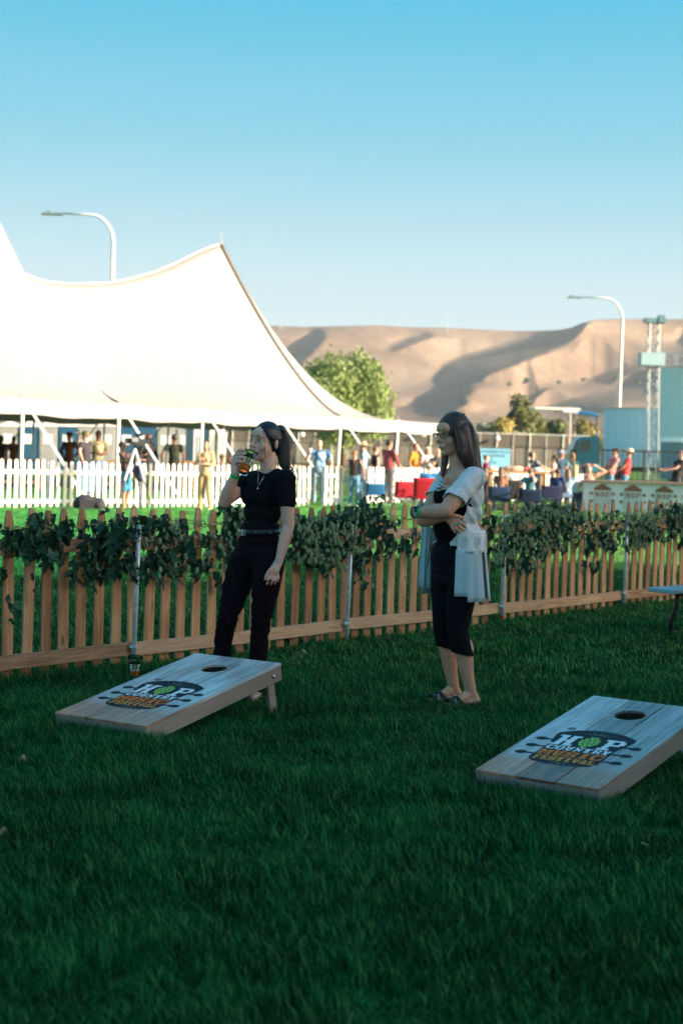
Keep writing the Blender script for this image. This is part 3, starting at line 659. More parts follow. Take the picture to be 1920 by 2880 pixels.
cornhole(-1.212, 7.992, .558, 'slanted wooden cornhole board standing in front of the woman in black', 1)
cornhole(.884, 6.816, .604, 'slanted wooden cornhole board nearest the camera at the right edge', 1)

# ------------------------------------------------------------------ pint glasses
GLASS = mat('clear_glass', (1, 1, 1), .02, trans=1.0); GLASS.node_tree.nodes['Principled BSDF'].inputs['IOR'].default_value = 1.12
BEER = bpy.data.materials.new('amber_beer'); BEER.use_nodes = True
_n = BEER.node_tree.nodes['Principled BSDF']; _n.inputs['Base Color'].default_value = (.75, .20, .03, 1); _n.inputs['Transmission Weight'].default_value = .9; _n.inputs['Roughness'].default_value = .05; _n.inputs['IOR'].default_value = 1.1
def pint(name, M, label, beer=None):
    root = empty(name, (0, 0, 0), 0, label, 'glass'); root.matrix_world = M
    H_ = .147; ro = lambda z: .0295 + (.0445 - .0295) * z / H_
    prof = [(.0005, 0), (ro(0), 0), (ro(.01) + .0008, .01)] + [(ro(z), z) for z in (.03, .06, .09, .12, H_)] + [(ro(z) - .0028, z) for z in (H_, .12, .09, .06, .03, .014)] + [(.0005, .013)]
    MB().lathe(prof, (0, 0, 0), 32).build('glass_body', GLASS, root, smooth=True)
    if beer is not None:
        MB().lathe([(.0005, .0145)] + [(ro(z) - .0034, z) for z in (.0145, .05, .08, .105)] + [(.0005, .105)], (0, 0, 0), 32).build('beer', BEER, root, smooth=True)
    m = MB(); f0 = beer if beer is not None else 0.0
    def wr(u, v, l):
        z = .066 + v; r_ = ro(z) + .0006 + l; a = f0 + u / r_ - PI / 2; return (r_ * math.cos(a), r_ * math.sin(a), z)
    logo(m, wr, .20, False, .0005); m.build('printed_badge', INK, root, fix=False)
    return root
p = gx(379, 9.98)
pint('pint_glass', Matrix.Translation((p.x, p.y, .012)) @ Matrix.Rotation(.1, 4, 'Z') @ Matrix.Diagonal((1.12, 1.12, 1.08, 1)), 'empty pint glass with the festival print standing at the foot of the leftmost post')

# ------------------------------------------------------------------ picnic table at the right edge, a bean bag, fallen leaves
def picnic():
    p0 = at(1857, 1655, 13.3); rz = FANG - .15
    root = empty('picnic_table', (p0.x, p0.y, 0), rz, 'pale blue picnic table cut off by the right edge of the photograph', 'picnic table')
    TOP = mat('coated_blue_top', (.36, .56, .62), .35, .05, 4, coat=.4); LEG = mat('black_steel_tube', (.015, .016, .018), .4)
    zs = p0.z
    for yy, nm, z, w in ((.0, 'seat', zs, .28), (-.72, 'table_top', .76, .72), (-1.44, 'seat', zs, .28)):
        o = MB().box((.95, yy, z - .02), (1.9, w, .04)).build(nm, TOP, root); bv = o.modifiers.new('b', 'BEVEL'); bv.width = .01; bv.segments = 3
    for x in (.22, 1.68):
        m = MB()
        m.tube([(x, -.02, zs - .05), (x + .01, .0, zs - .16), (x - .03, .02, .12), (x - .01, .03, .03), (x + .10, .04, .015)], .022, 10)
        m.build('leg', LEG, root, smooth=True)
        m = MB(); m.tube([(x, -1.42, zs - .05), (x, -1.44, .15), (x + .02, -1.45, .03), (x + .1, -1.46, .015)], .022, 10); m.build('leg', LEG, root, smooth=True)
        m = MB(); m.tube([(x, -.02, zs - .05), (x, -1.42, zs - .05)], .02, 8); m.tube([(x, -.55, zs - .05), (x, -.65, .715)], .02, 8); m.tube([(x, -.9, zs - .05), (x, -.8, .715)], .02, 8); m.build('frame', LEG, root, smooth=True)
picnic()
def beanbag(px, py, c, label, rz):
    p = gr(px, py); root_me = MB()
    root_me.ball((0, 0, .03), (.075, .075, .028), 16, 10); o = root_me.build('bean_bag', mat('bag_' + label[:5], c, .8, .1, 60, .2), smooth=True)
    for v in o.data.vertices:                              # squarish cushion
        x, y = v.co.x / .075, v.co.y / .075; k = (abs(x) ** 4 + abs(y) ** 4) ** .25; q = math.hypot(x, y)
        if k > 1e-4: v.co.x *= q / k; v.co.y *= q / k
    o.location = (p.x, p.y, .02); o.rotation_euler = (.5, .2, rz); tag(o, label, 'bean bag')
beanbag(1925, 2128, (.45, .62, .68), 'light blue bean bag behind the board at the right edge', .5)
DRY = mat('dry_leaf', (.30, .26, .13), .8, .4, 30); DRYD = mat('dark_dry_leaf', (.07, .075, .045), .8, .4, 30)
def fallen(px, py, s_, m, label, seed, group=None):
    r = random.Random(seed); p = gr(px, py); v, f = LA[seed % 9]; me = bpy.data.meshes.new('fallen_leaf'); me.from_pydata([tuple(a) for a in v], [], f); me.materials.append(m); me.validate()
    o = link('fallen_leaf', me, None, (p.x, p.y, .05), (r.uniform(-.4, .4), r.uniform(-.4, .4), r.uniform(0, 6)), (s_, s_, s_)); tag(o, label, 'fallen leaf', group)
for i, (px, py, s_, m, lb) in enumerate([(68, 2152, .06, DRY, 'pale curled leaf on the grass near the left edge, below the left board'), (15, 2362, .05, DRY, 'small pale leaf at the left edge, lowest of the leaves'), (12, 2062, .07, DRYD, 'dark leaf at the left edge beside the left board'),
        (830, 1855, .075, DRYD, 'dark brown leaf on the grass right of the left board'), (852, 1845, .05, DRY, 'small tan leaf just right of the brown one near the fence'), (1102, 1808, .10, DRYD, 'long dark leaf under the fence between the women'), (1195, 1782, .10, DRY, 'large pale crumpled leaf by the fence left of the woman in white'), (1205, 1790, .07, DRYD, 'dark leaf beside the large pale crumpled one'),
        (1462, 1785, .09, DRYD, 'large dark leaf in front of the third post'), (1486, 1770, .04, DRY, 'tiny pale leaf behind the large dark leaf by the third post'), (1515, 1790, .04, DRY, 'tiny pale leaf right of the large dark leaf'), (1690, 1758, .05, DRYD, 'dark leaf lying by the rightmost post'), (1800, 2405, .035, DRY, 'tiny pale leaf on the grass low at the right'), (1560, 1785, .04, DRYD, 'small dark leaf on the grass between the two right posts'), (215, 1902, .08, DRYD, 'dark withered leaf at the foot of the left fence pickets')]):
    fallen(px, py, s_, m, lb, i + 3)
# ------------------------------------------------------------------ pole tent
TU = Vector((1.988, 3.0, 0)).normalized(); TN = Vector((TU.y, -TU.x, 0)); T0 = Vector((-8.06, 39.3, 0)); TS = 3.598; TW = 5.14; ZE = 2.6
def tpt(s, q, z=0.0): return T0 + TU * (s * TS) - TN * (TW + q) + Vector((0, 0, z))      # s in bays along the eave, q from -TW (front) to TW (back)
PEAKS = [-5, -2, 1, 4]; PK = 8.45; SAG = 1.95
RT = ([1.0, 1.08, 1.2, 1.39, 1.63, 1.92, 2.43, 2.71, 3.01, 3.31, 3.62, 3.85, 4.0], [7.6, 7.25, 6.80, 6.42, 6.28, 6.30, 6.52, 6.77, 7.08, 7.48, 7.98, 8.30, 8.45])
def ridge(s):
    if 1 <= s <= 4: return float(np.interp(s, *RT))
    if s > 4: t = (s - 4) / 2.0; return ZE + (PK - ZE) * max(0, 1 - t) ** 1.5
    k = (s - PEAKS[0]) % 3 / 3.0; a = abs(2 * k - 1); return PK - SAG * (1 - a ** 2.0) * 1.0
def tent_z(s, q):
    v = min(1, abs(q) / TW)
    if s > 4:
        w = (s - 4) / 2.0; k = 3.0; rr_ = w * w / (w * w + .3 * v * v + 1e-9); v = min(1, (v ** k + w ** k) ** (1 / k)); return ZE + (PK - ZE) * (1 - v) ** (1.38 + 1.12 * rr_)
    k = (s - PEAKS[0]) % 3 / 3.0; a = 1.0 if abs(s - 4) < 1e-6 else abs(2 * k - 1); ex = 1.24 + .14 * a ** 3; z = ZE + (ridge(s) - ZE) * (1 - v) ** ex
    return z - .10 * (1 - a ** 6) * math.sin(PI * v) * 1.0
CANVAS = mat('tent_canvas', (.325, .318, .32), .75, .04, 2, translucent=.05)
STRAP = mat('tent_webbing', (.55, .50, .44), .8, .1, 10)
POLE = mat('white_pole', (.80, .80, .78), .45)
def tent():
    root = empty('event_tent', (T0.x, T0.y, 0), 0, 'large cream pole tent with two pointed peaks at the left', 'tent'); O = Vector((T0.x, T0.y, 0))
    ss = []; s = -5.0
    while s < 6.001: ss.append(min(s, 6.0)); s += .1
    qs = list(np.linspace(-TW, TW, 57)); v = []; f = []
    for s in ss:
        for q in qs:
            edge = 0.0
            if abs(abs(q) - TW) < 1e-6 or s > 5.99: edge = .06 * abs(math.sin(PI * s)) ** 1.0 if s <= 5.99 else .05 * abs(math.sin(PI * q / TW * 1.5))
            v.append(tpt(s, q, tent_z(s, q) - edge) - O)
    n = len(qs)
    for i in range(len(ss) - 1):
        for j in range(n - 1): a = i * n + j; f.append((a, a + 1, a + 1 + n, a + n))
    MB().add(v, f).build('canopy', CANVAS, root, smooth=True, fix=False)
    # valance on all sides
    def val(pts):
        vs = []; fs = []
        for k, p in enumerate(pts): vs += [p + Vector((0, 0, .002)), p - Vector((0, 0, .40 + .012 * math.sin(k * 1.3)))]
        for k in range(len(pts) - 1): fs.append((2 * k, 2 * k + 1, 2 * k + 3, 2 * k + 2))
        MB().add(vs, fs).build('valance', CANVAS, root, fix=False)
    E = lambda s: .06 * abs(math.sin(PI * s))
    val([tpt(s, -TW - .012 - .02 * abs(math.sin(PI * s)), ZE - E(s)) - O for s in np.linspace(-5, 6, 111)])
    val([tpt(s, TW + .012, ZE - E(s)) - O for s in np.linspace(-5, 6, 111)])
    val([tpt(6.005, q, ZE - .05 * abs(math.sin(PI * q / TW * 1.5))) - O for q in np.linspace(-TW, TW, 60)])
    # seams: webbing sewn over the canvas from each peak to the eave and along the ridge
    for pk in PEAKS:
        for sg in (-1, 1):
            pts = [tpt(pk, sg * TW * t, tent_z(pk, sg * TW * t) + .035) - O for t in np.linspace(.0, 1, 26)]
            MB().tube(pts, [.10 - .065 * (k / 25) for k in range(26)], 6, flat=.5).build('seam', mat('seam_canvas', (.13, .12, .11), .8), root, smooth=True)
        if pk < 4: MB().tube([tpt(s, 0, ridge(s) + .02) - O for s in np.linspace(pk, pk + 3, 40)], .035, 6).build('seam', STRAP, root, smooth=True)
        MB().tube([tpt(pk, 0, 0) - O, tpt(pk, 0, ridge(pk) + .05) - O], .06, 10).build('centre_pole', POLE, root, smooth=True)
        MB().tube([tpt(pk, 0, ridge(pk) + .04) - O, tpt(pk, 0, ridge(pk) + .42) - O], .010, 6).build('spike', STRAP, root)
    for s in range(-1, 7):
        for side in (-1, 1):
            if side > 0 and s in (-1,): continue
            q = side * TW; lean = Vector((.018 * (s + 1), 0, 0))
            p0, p1 = tpt(s, q, 0) - O - lean * 1.0, tpt(s, q, ZE + .0) - O
            if s in PEAKS or True:
                pl = MB().tube([p0, p1 - Vector((0, 0, .02))], .05 if side < 0 else .04, 10).build('side_pole', POLE, root, smooth=True)
                MB().tube([p1 - Vector((0, 0, .05)), p1 + Vector((0, 0, .16))], .010, 6).build('pin', STRAP, pl)
            out = TN * (-side); g0 = p1 + Vector((0, 0, .03)); g1 = tpt(s, q, 0) - O + out * 2.3
            ln = (g1 - g0); m = MB(); w = TU * .035
            m.tube([g0, g0 + ln * .18], .012, 6); a, b = g0 + ln * .17, g1
            m.tube([a, b], .045, 6, flat=.25)
            m.build('guy_strap', STRAP if side > 0 else POLE, root)
    # side curtain-free back: straight rafters of light webbing
tent()

# ------------------------------------------------------------------ white picket fence
WHITE = mat('white_vinyl', (.80, .80, .79), .4, .03, 3)
def white_fence(pa, pb, label, top_jitter=0.0, grp='white picket fences behind the lawn', step=.178, h=1.07, w=.082, skip=()):
    d = (pb - pa); L_ = d.length; u = d.normalized(); ang = math.atan2(u.y, u.x); root = empty('white_fence', (pa.x, pa.y, 0), 0, label, 'fence', grp)
    a = w / 2; poly = [(-a, 0), (a, 0)] + [(a * math.cos(t), h - a * 1.4 + a * 1.4 * math.sin(t)) for t in np.linspace(0, PI, 7)]
    me = MB().prism(poly, .022).mesh('picket', WHITE); n = int(L_ / step); r = random.Random(int(pa.x * 100) & 255)
    for k in range(n + 1):
        if k in skip: continue
        p = u * (step * k + .03); o = link('picket', me, root, (p.x, p.y, r.uniform(0, .02)), (r.gauss(0, .006), r.gauss(0, .008), ang))
    nn = Vector((u.y, -u.x, 0))
    for z in (.17, .83):
        c = u * (L_ / 2) - nn * .028; MB().box((c.x, c.y, z), (L_ + .06, .030, .085), ang).build('rail', WHITE, root)
    k = 0.0
    while k <= L_ + .05:
        p = u * min(k, L_) - nn * .075; MB().box((p.x, p.y, .52), (.06, .06, 1.06), ang).build('post', WHITE, root); k += 2.4
    return root
A = gr(-60, 1432); B = gr(135, 1431); white_fence(A, B, 'white picket fence section at the far left edge', h=1.1)
A = gr(140, 1431); B = gr(400, 1430); white_fence(A, B, 'white picket fence section behind the black bag and the cameraman')
A = gr(402, 1430.5); B = gr(868, 1426); white_fence(A, B, 'long white picket fence section behind the woman in black')
A = gr(912, 1426); B = gr(962, 1426); white_fence(A, B, 'short white picket gate panel beside the man in the blue shirt')
A = gr(1035, 1422); B = gr(1182, 1418); white_fence(A, B, 'white picket fence section behind the blue and red camp chairs')
A = gr(1192, 1418); B = gr(1625, 1409); white_fence(A, B, 'white picket fence section behind the seated crowd at the right')

# ------------------------------------------------------------------ hills
def hill_field():
    """one relief seen across the valley: rows climb from the foot to the crest, and each spur turns its left flank from the low sun"""
    import mathutils.noise as mn
    cols = np.concatenate([np.arange(-1500, 500, 40), np.arange(500, 2100, 4), np.arange(2100, 3600, 40)]).astype(float)
    crest = np.interp(cols, [-1500, -300, 600, 690, 760, 860, 1000, 1064, 1144, 1266, 1358, 1450, 1529, 1575, 1605, 1634, 1660, 1683, 1720, 1756, 1850, 1920, 2600, 3600],
                      [1010, 955, 927, 919, 916, 919, 916, 914.5, 920, 922, 927, 931, 929.5, 927, 921, 909, 902, 899, 897.5, 897, 898, 897, 890, 930])
    flanks = [[(1642, 903), (1590, 926), (1511, 941), (1425, 970), (1303, 1000), (1254, 1023), (1206, 1076), (1266, 1080), (1358, 1065), (1425, 1037), (1529, 994), (1603, 958), (1650, 915)],
              [(1215, 938), (1150, 952), (1082, 985), (1105, 985), (1172, 968), (1218, 948)], [(795, 1005), (850, 960), (905, 928), (918, 945), (880, 990), (830, 1030)], [(722, 945), (735, 930), (742, 960), (730, 985)],
              [(1640, 1073), (1700, 1046), (1810, 1024), (2000, 1000), (2000, 1016), (1810, 1046), (1720, 1074)], [(1735, 1092), (1810, 1064), (2000, 1036), (2000, 1058), (1830, 1088)],
              [(1115, 1152), (1220, 1108), (1300, 1090), (1345, 1094), (1305, 1118), (1325, 1142), (1250, 1158)], [(1480, 1156), (1590, 1128), (1750, 1094), (2000, 1066), (2000, 1098), (1760, 1130), (1660, 1158)], [(1472, 1128), (1500, 1105), (1548, 1094), (1530, 1115), (1500, 1136)], [(1900, 962), (1960, 940), (2050, 950), (1960, 972)]]
    nr = 110; foot = 1214.0; v = np.linspace(0, 1, nr) ** .95
    PX = np.repeat(cols[None, :], nr, 0); PY = foot + (crest[None, :] - foot) * v[:, None]
    def inside(poly):
        c = np.zeros(PX.shape, bool); n = len(poly)
        for i in range(n):
            x0, y0 = poly[i]; x1, y1 = poly[i - 1]
            with np.errstate(divide='ignore', invalid='ignore'): t = ((y0 > PY) != (y1 > PY)) & (PX < (x1 - x0) * (PY - y0) / ((y1 - y0) if y1 != y0 else 1e-9) + x0)
            c ^= t
        return c
    M = np.zeros(PX.shape)
    for f in flanks: M = np.maximum(M, inside(f).astype(float))
    for _ in range(5):                               # soften
        M = (M + np.roll(M, 1, 1) + np.roll(M, -1, 1)) / 3; Mu = np.vstack([M[:1], M[:-1]]); Md = np.vstack([M[1:], M[-1:]]); M = (M * 2 + Mu + Md) / 4
    N1 = np.zeros(PX.shape); N2 = np.zeros(PX.shape)
    for j in range(nr):
        for i in range(len(cols)):
            N1[j, i] = mn.fractal(Vector((PX[j, i] * .009 - PY[j, i] * .006, PY[j, i] * .022, 3.1)), 1.0, 2.1, 5); N2[j, i] = mn.noise(Vector((PX[j, i] * .006 - PY[j, i] * .009, PY[j, i] * .012, 8)))
    # depth relief: falls from left to right across each flank, varies little up and down
    ii = np.where((cols >= 500) & (cols <= 2100))[0]; A = 4.2; hx = 4.0; hy = 2.4; Mg = M[:, ii]; gxx = -A * Mg * (1 + .25 * N1[:, ii]) + .30 * N2[:, ii]
    div = np.zeros(Mg.shape); div[:, 1:-1] = (gxx[:, 2:] - gxx[:, :-2]) / (2 * hx); rel = np.zeros(Mg.shape); lam = .07
    wx, wy = 1 / hx ** 2, lam / hy ** 2; lev = [rel]
    for it in range(3500):
        up = np.vstack([rel[:1], rel[:-1]]); dn = np.vstack([rel[1:], rel[-1:]]); lf = np.hstack([rel[:, :1] * .98, rel[:, :-1]]); rt = np.hstack([rel[:, 1:], rel[:, -1:] * .98])
        new = (wx * (lf + rt) + wy * (up + dn) - div) / (2 * wx + 2 * wy); rel = rel + 1.0 * (new - rel)
    R0 = np.zeros(PX.shape); R0[:, ii] = rel
    D = 1000 + 1000 * v[:, None] + R0 + N1 * 9 + 14 * N2
    for j in range(1, nr): D[j] = np.maximum(D[j], D[j - 1] + 2.6)
    V = []; F_ = []
    rows = []
    for j in range(nr): rows.append([at(PX[j, i], PY[j, i], D[j, i]) for i in range(len(cols))])
    back = [p + (p - Vector((0, 0, EYE))).normalized() * 420 - Vector((0, 0, 110)) for p in rows[-1]]; front = [Vector((p.x * .8, p.y * .8, -4)) for p in rows[0]]
    rows = [front] + rows + [back]; n = len(cols)
    for r_ in rows: V += r_
    for j in range(len(rows) - 1):
        for i in range(n - 1): a = j * n + i; F_.append((a, a + 1, a + 1 + n, a + n))
    m = bpy.data.materials.new('dry_hill_grass'); m.use_nodes = True; Nn = m.node_tree.nodes; L = m.node_tree.links; b = Nn['Principled BSDF']
    g = Nn.new('ShaderNodeNewGeometry'); nz = Nn.new('ShaderNodeTexNoise'); nz.inputs['Scale'].default_value = .006; nz.inputs['Detail'].default_value = 9; mp = Nn.new('ShaderNodeMapping'); mp.inputs['Scale'].default_value = (1, .5, 2); L.new(g.outputs['Position'], mp.inputs[0]); L.new(mp.outputs[0], nz.inputs[0])
    n2 = Nn.new('ShaderNodeTexNoise'); n2.inputs['Scale'].default_value = .05; n2.inputs['Detail'].default_value = 8; L.new(g.outputs['Position'], n2.inputs[0])
    a = Nn.new('ShaderNodeMath'); a.operation = 'MULTIPLY_ADD'; a.inputs[1].default_value = .35; L.new(n2.outputs[0], a.inputs[0]); c = Nn.new('ShaderNodeMath'); c.operation = 'MULTIPLY'; c.inputs[1].default_value = .65; L.new(nz.outputs[0], c.inputs[0]); L.new(c.outputs[0], a.inputs[2])
    r = Nn.new('ShaderNodeValToRGB'); e = r.color_ramp.elements; e[0].position = .38; e[0].color = (.155, .108, .08, 1); e[1].position = .62; e[1].color = (.25, .19, .14, 1)
    L.new(a.outputs[0], r.inputs[0]); L.new(r.outputs[0], b.inputs['Base Color']); b.inputs['Roughness'].default_value = .95; b.inputs['Specular IOR Level'].default_value = .05
    o = MB().add(V, F_).build('hills', m, smooth=True, fix=False); tag(o, 'rolling dry brown grass hills behind the field', kind='structure')
hill_field()

# ------------------------------------------------------------------ trees
def leafmat(name, lo, hi): return leaf_material(name, lo, hi, tuple(v * .9 for v in hi))
def tree(name, px, Y, top_py, width_px, label, lo, hi, cat='tree', seed=1, leaf=.35, n=2600, shape=1.0, droop=0.0, base=0.0, group=None, clumps=26):
    r = random.Random(seed); g = gx(px, Y); ht = at(px, top_py, Y).z; w = width_px * (1.0 if name == 'willow_tree' else 1.5) / F_PX * Y; n = int(n * (1 if name == 'willow_tree' else 2)); root = empty(name, (g.x, g.y, 0), 0, label, cat, group)
    bark = mat('tree_bark', (.10, .075, .055), .9, .3, 6); m = MB(); th = ht * .35
    m.tube([(0, 0, -.2), (w * .01, 0, th * .5), (-w * .01, 0, th)], [w * .035, w * .028, w * .022], 8)
    cl = []
    for k in range(clumps):
        for _ in range(30):
            p = Vector((r.uniform(-1, 1), r.uniform(-1, 1), r.uniform(-1, 1)))
            if p.length < 1: break
        c = Vector((p.x * w * .40, p.y * w * .36, ht * (.58 + base) + p.z * ht * (.33 - base)))
        c.z = min(c.z, ht * .93); cl.append((c, w * r.uniform(.11, .20)))
        if k < 7: m.tube([(0, 0, th * .8), (c.x * .4, c.y * .4, th + (c.z - th) * .5), tuple(c)], [w * .016, w * .01, w * .004], 6)
    m.build('trunk', bark, root, smooth=True)
    v = []; f = []
    for k in range(n):
        c, cr = r.choice(cl); d = Vector((r.gauss(0, 1), r.gauss(0, 1), r.gauss(0, .8)))
        d = d.normalized() * cr * (r.random() ** .4) * (1.0 if r.random() < .9 else 1.35); p = c + d
        if p.z < .3: continue
        nrm = (d.normalized() + Vector((r.gauss(0, .5), r.gauss(0, .5), r.gauss(0, .5)))).normalized(); u = nrm.orthogonal().normalized()
        if droop: u = (u * (1 - droop) + Vector((r.gauss(0, .2), r.gauss(0, .2), -1)) * droop).normalized()
        w_ = nrm.cross(u).normalized(); s_ = leaf * r.uniform(.5, 1.2); b = len(v)
        v += [tuple(p - u * s_ * .5), tuple(p + w_ * s_ * .32), tuple(p + u * s_ * .6), tuple(p - w_ * s_ * .32)]; f.append((b, b + 1, b + 2, b + 3))
    MB().add(v, f).build('crown', leafmat('foliage_%s_%d' % (name, seed), lo, hi), root, fix=False)
    return root
tree('willow_tree', 962, 120, 975, 300, 'big bright green willow tree rising behind the tent', (.10, .16, .05), (.24, .33, .11), seed=1, leaf=.30, n=26000, droop=.55, clumps=60)
tree('oak_tree', 1462, 190, 1105, 118, 'dark olive tree, tallest of the trees right of the woman in white', (.035, .055, .02), (.13, .15, .05), seed=2, leaf=.5, n=5200, clumps=22)
tree('poplar_tree', 1528, 200, 1150, 80, 'thin olive green tree right of the tallest dark one', (.05, .07, .025), (.17, .18, .06), seed=3, leaf=.5, n=2600, clumps=14)
tree('bush_tree', 1412, 170, 1172, 92, 'golden yellow bushy tree behind the chain link fence', (.12, .12, .03), (.38, .32, .09), seed=4, leaf=.4, n=3600, clumps=16, base=-.1)
tree('bush_tree', 1462, 160, 1196, 52, 'pale whitish bush in front of the golden one', (.25, .24, .14), (.48, .44, .28), seed=5, leaf=.35, n=2200, clumps=10, base=-.1)
tree('bush_tree', 1368, 185, 1188, 66, 'small green bush just right of the dark haired head', (.05, .09, .03), (.16, .20, .07), seed=6, leaf=.4, n=2000, clumps=10, base=-.1)
tree('bush_tree', 1555, 165, 1196, 74, 'low dark green bush beside the blue truck', (.02, .045, .02), (.07, .11, .05), seed=7, leaf=.4, n=2600, clumps=12, base=-.1)
tree('oak_tree', 1640, 180, 1165, 84, 'yellow olive tree standing behind the truck cab', (.06, .065, .02), (.24, .21, .07), seed=8, leaf=.45, n=3200, clumps=14)
tree('poplar_tree', 1385, 320, 1150, 70, 'hazy grey green tree far behind the bushes', (.09, .13, .10), (.20, .26, .19), seed=9, leaf=.9, n=2000, clumps=12)
tree('oak_tree', 1120, 300, 1160, 60, 'small green tree just right of the willow', (.05, .10, .04), (.14, .20, .08), seed=10, leaf=.8, n=1600, clumps=10)
for k, (px, py, w_, D) in enumerate([(1480, 1070, 18, 1150), (1570, 1074, 14, 1180), (1640, 1066, 10, 1200), (1735, 1058, 14, 1250), (1793, 1076, 12, 1150), (1432, 1080, 12, 1150)]):
    D = 1120; p = at(px, py, D); r_ = w_ / F_PX * D / 2; m = MB(); rr = random.Random(k)
    for q in range(14): m.ball((rr.gauss(0, r_ * .4), rr.gauss(0, r_ * .4), rr.gauss(0, r_ * .3)), r_ * rr.uniform(.3, .6), 7, 5)
    o = m.build('distant_tree', mat('distant_foliage', (.04, .07, .04), .9, .3, .3)); o.location = (p.x, p.y, p.z); tag(o, ['leftmost of the tiny dark trees under the big hill shadow', 'tiny dark tree high on the hill, second from the left', 'tiny dark tree on the hill left of the right street lamp', 'tiny dark tree on the hill just right of the lamp post', 'tiny dark tree on the hill nearest the truss tower', 'tiny dark tree at the foot of the long hill shadow'][k], 'tree', 'tiny trees on the far hillside')
for px, t, b in ((1257, 876, 928), (790, 898, 920)):
    p, q = at(px, t, 1935), at(px, b, 1935); m = MB(); m.tube([q - Vector((0, 0, 4)), p], .45, 5); o = m.build('radio_mast', mat('mast_grey', (.35, .38, .42), .6)); o.location = (0, 0, 0)
    tag(o, 'thin radio mast on the hill crest, ' + ('above the golden bushes' if px > 1000 else 'left of the willow'), 'mast')

# ------------------------------------------------------------------ far fence lines
SLAT = mat('brown_fence_slats', (.13, .115, .095), .7, .25, 2.5, stretch=(6, 6, .3))
STEELF = mat('light_fence_steel', (.62, .64, .62), .5)
def chain_fence():
    Y = 150; x0, x1 = at(560, 1265, Y).x, at(1655, 1265, Y).x; zt = at(1500, 1222, Y).z
    root = empty('chain_link_fence', (0, Y, 0), 0, 'tall chain link fence with brown privacy slats across the field', 'fence')
    zm = at(1500, 1257, Y).z
    m = MB(); n = int((x1 - x0) / .30)
    for k in range(n): m.box((x0 + .30 * (k + .5), .05, (zm + .02 + zt - .08) / 2), (.24, .01, zt - zm - .1))
    tag(m.build('slats', SLAT, root), kind='stuff')
    m = MB(); m.box(((x0 + x1) / 2, .12, zt / 2), (x1 - x0, .02, zt - .2)); m.build('mesh_screen', mat('grey_screen', (.17, .155, .13), .8, .15, 1.2), root)
    MB().tube([(x0, 0, zt), (x1, 0, zt)], .05, 6).build('top_rail', STEELF, root)
    me = MB().tube([(0, 0, 0), (0, 0, zt + .1)], .055, 6).mesh('post', STEELF); me2 = MB().tube([(0, 0, 0), (0, 0, zt)], .025, 6).mesh('post', STEELF); k = 0; x = x0
    while x <= x1: link('post', me if k % 2 == 0 else me2, root, (x, -.03, 0)); x += (1605 - 1350) / 5.5 / F_PX * Y; k += 1
    me3 = MB().ball((0, 0, 0), .24, 10, 8).mesh('lamp_globe', mat('white_globe', (.8, .8, .78), .4))
    for px in (850, 1190, 1398): p = at(px, 1233 if px > 1300 else 1222, Y - .5); link('lamp_globe', me3, root, (p.x, p.y - Y, p.z))
chain_fence()
BLACK = mat('black_powder_steel', (.02, .022, .024), .45)
def iron_fence(px0, px1, Y, top_py, label, step=.42, pan=3.2, col=None, grp='black steel fences in the distance'):
    x0, x1 = gx(px0, Y).x, gx(px1, Y).x; zt = at((px0 + px1) / 2, top_py, Y).z; root = empty('steel_fence', (0, Y, 0), 0, label, 'fence', grp)
    me = MB().box((0, 0, zt / 2), (.035, .03, zt)).mesh('bar', BLACK); x = x0; k = 0
    big = MB().box((0, 0, zt / 2 + .03), (.10, .08, zt + .06)).mesh('post', BLACK)
    while x <= x1: link('bar', me, root, (x, 0, 0)); x += step; k += 1
    x = x0
    while x <= x1: link('post', big, root, (x + .01, .05, 0)); x += pan
    for z in (.2, zt - .05): MB().box(((x0 + x1) / 2, .045, z), (x1 - x0, .05, .09)).build('rail', BLACK, root)
iron_fence(620, 1440, 138, 1248, 'black steel picket fence seen below the tent edge', .36, 2.6)
iron_fence(1445, 1622, 136, 1259, 'black steel picket fence left of the blue truck', .36, 2.6)
iron_fence(1690, 1990, 92, 1268, 'thin black barrier fence in front of the white trailer', .30, 2.45)

# ------------------------------------------------------------------ portable toilets
def potty(px, Y, col, label, w=1.12, open_=False):
    g = gx(px, Y); root = empty('portable_toilet', g, 0, label, 'portable toilet', 'row of portable toilets behind the tent'); h = at(px, 1200, Y).z
    body = mat('toilet_' + str(col[0])[:4], col, .5, .04, 3); roof = mat('toilet_roof', (.78, .78, .76), .5); m = MB()
    m.box((0, .6, h * .5), (w, 1.1, h)); m.build('body', body, root)
    gp = [(-w / 2, h), (w / 2, h), (w / 2, h + .06), (0, h + .27), (-w / 2, h + .06)]; MB().prism([(x * 1.04, z) for x, z in gp], 1.2, None, (0, .6, .002)).build('roof', roof, root)
    d = MB().box((0, .03, h * .5 - .02), (w * .8, .05, h - .24)).build('door', body, root)
    MB().box((0, -.004, h * .72), (w * .5, .012, .5)).build('sign', mat('toilet_sign', (.75, .76, .74), .5), d)
    for z in (.35, .9): MB().box((0, -.002, z), (w * .66, .012, .3)).build('panel', body, d)
GR, BL = (.30, .31, .31), (.02, .33, .58)
for k, (px, c, lb) in enumerate([(20, GR, 'grey portable toilet at the far left under the tent'), (76, (.02, .09, .17), 'dark navy portable toilet near the left edge'), (133, GR, 'light grey portable toilet right of the navy one'), (188, BL, 'bright blue portable toilet behind the man in the wide hat'), (243, GR, 'grey portable toilet behind the man in the camouflage cap'),
        (298, GR, 'grey portable toilet behind the tent pole, left of the tripod'), (354, BL, 'bright blue portable toilet left of the camera'), (410, BL, 'bright blue portable toilet behind the camera'), (464, GR, 'light grey portable toilet left of the man with his back turned'), (518, GR, 'light grey portable toilet right of the man with his back turned')]):
    potty(px, 80, c, lb, w=.985)
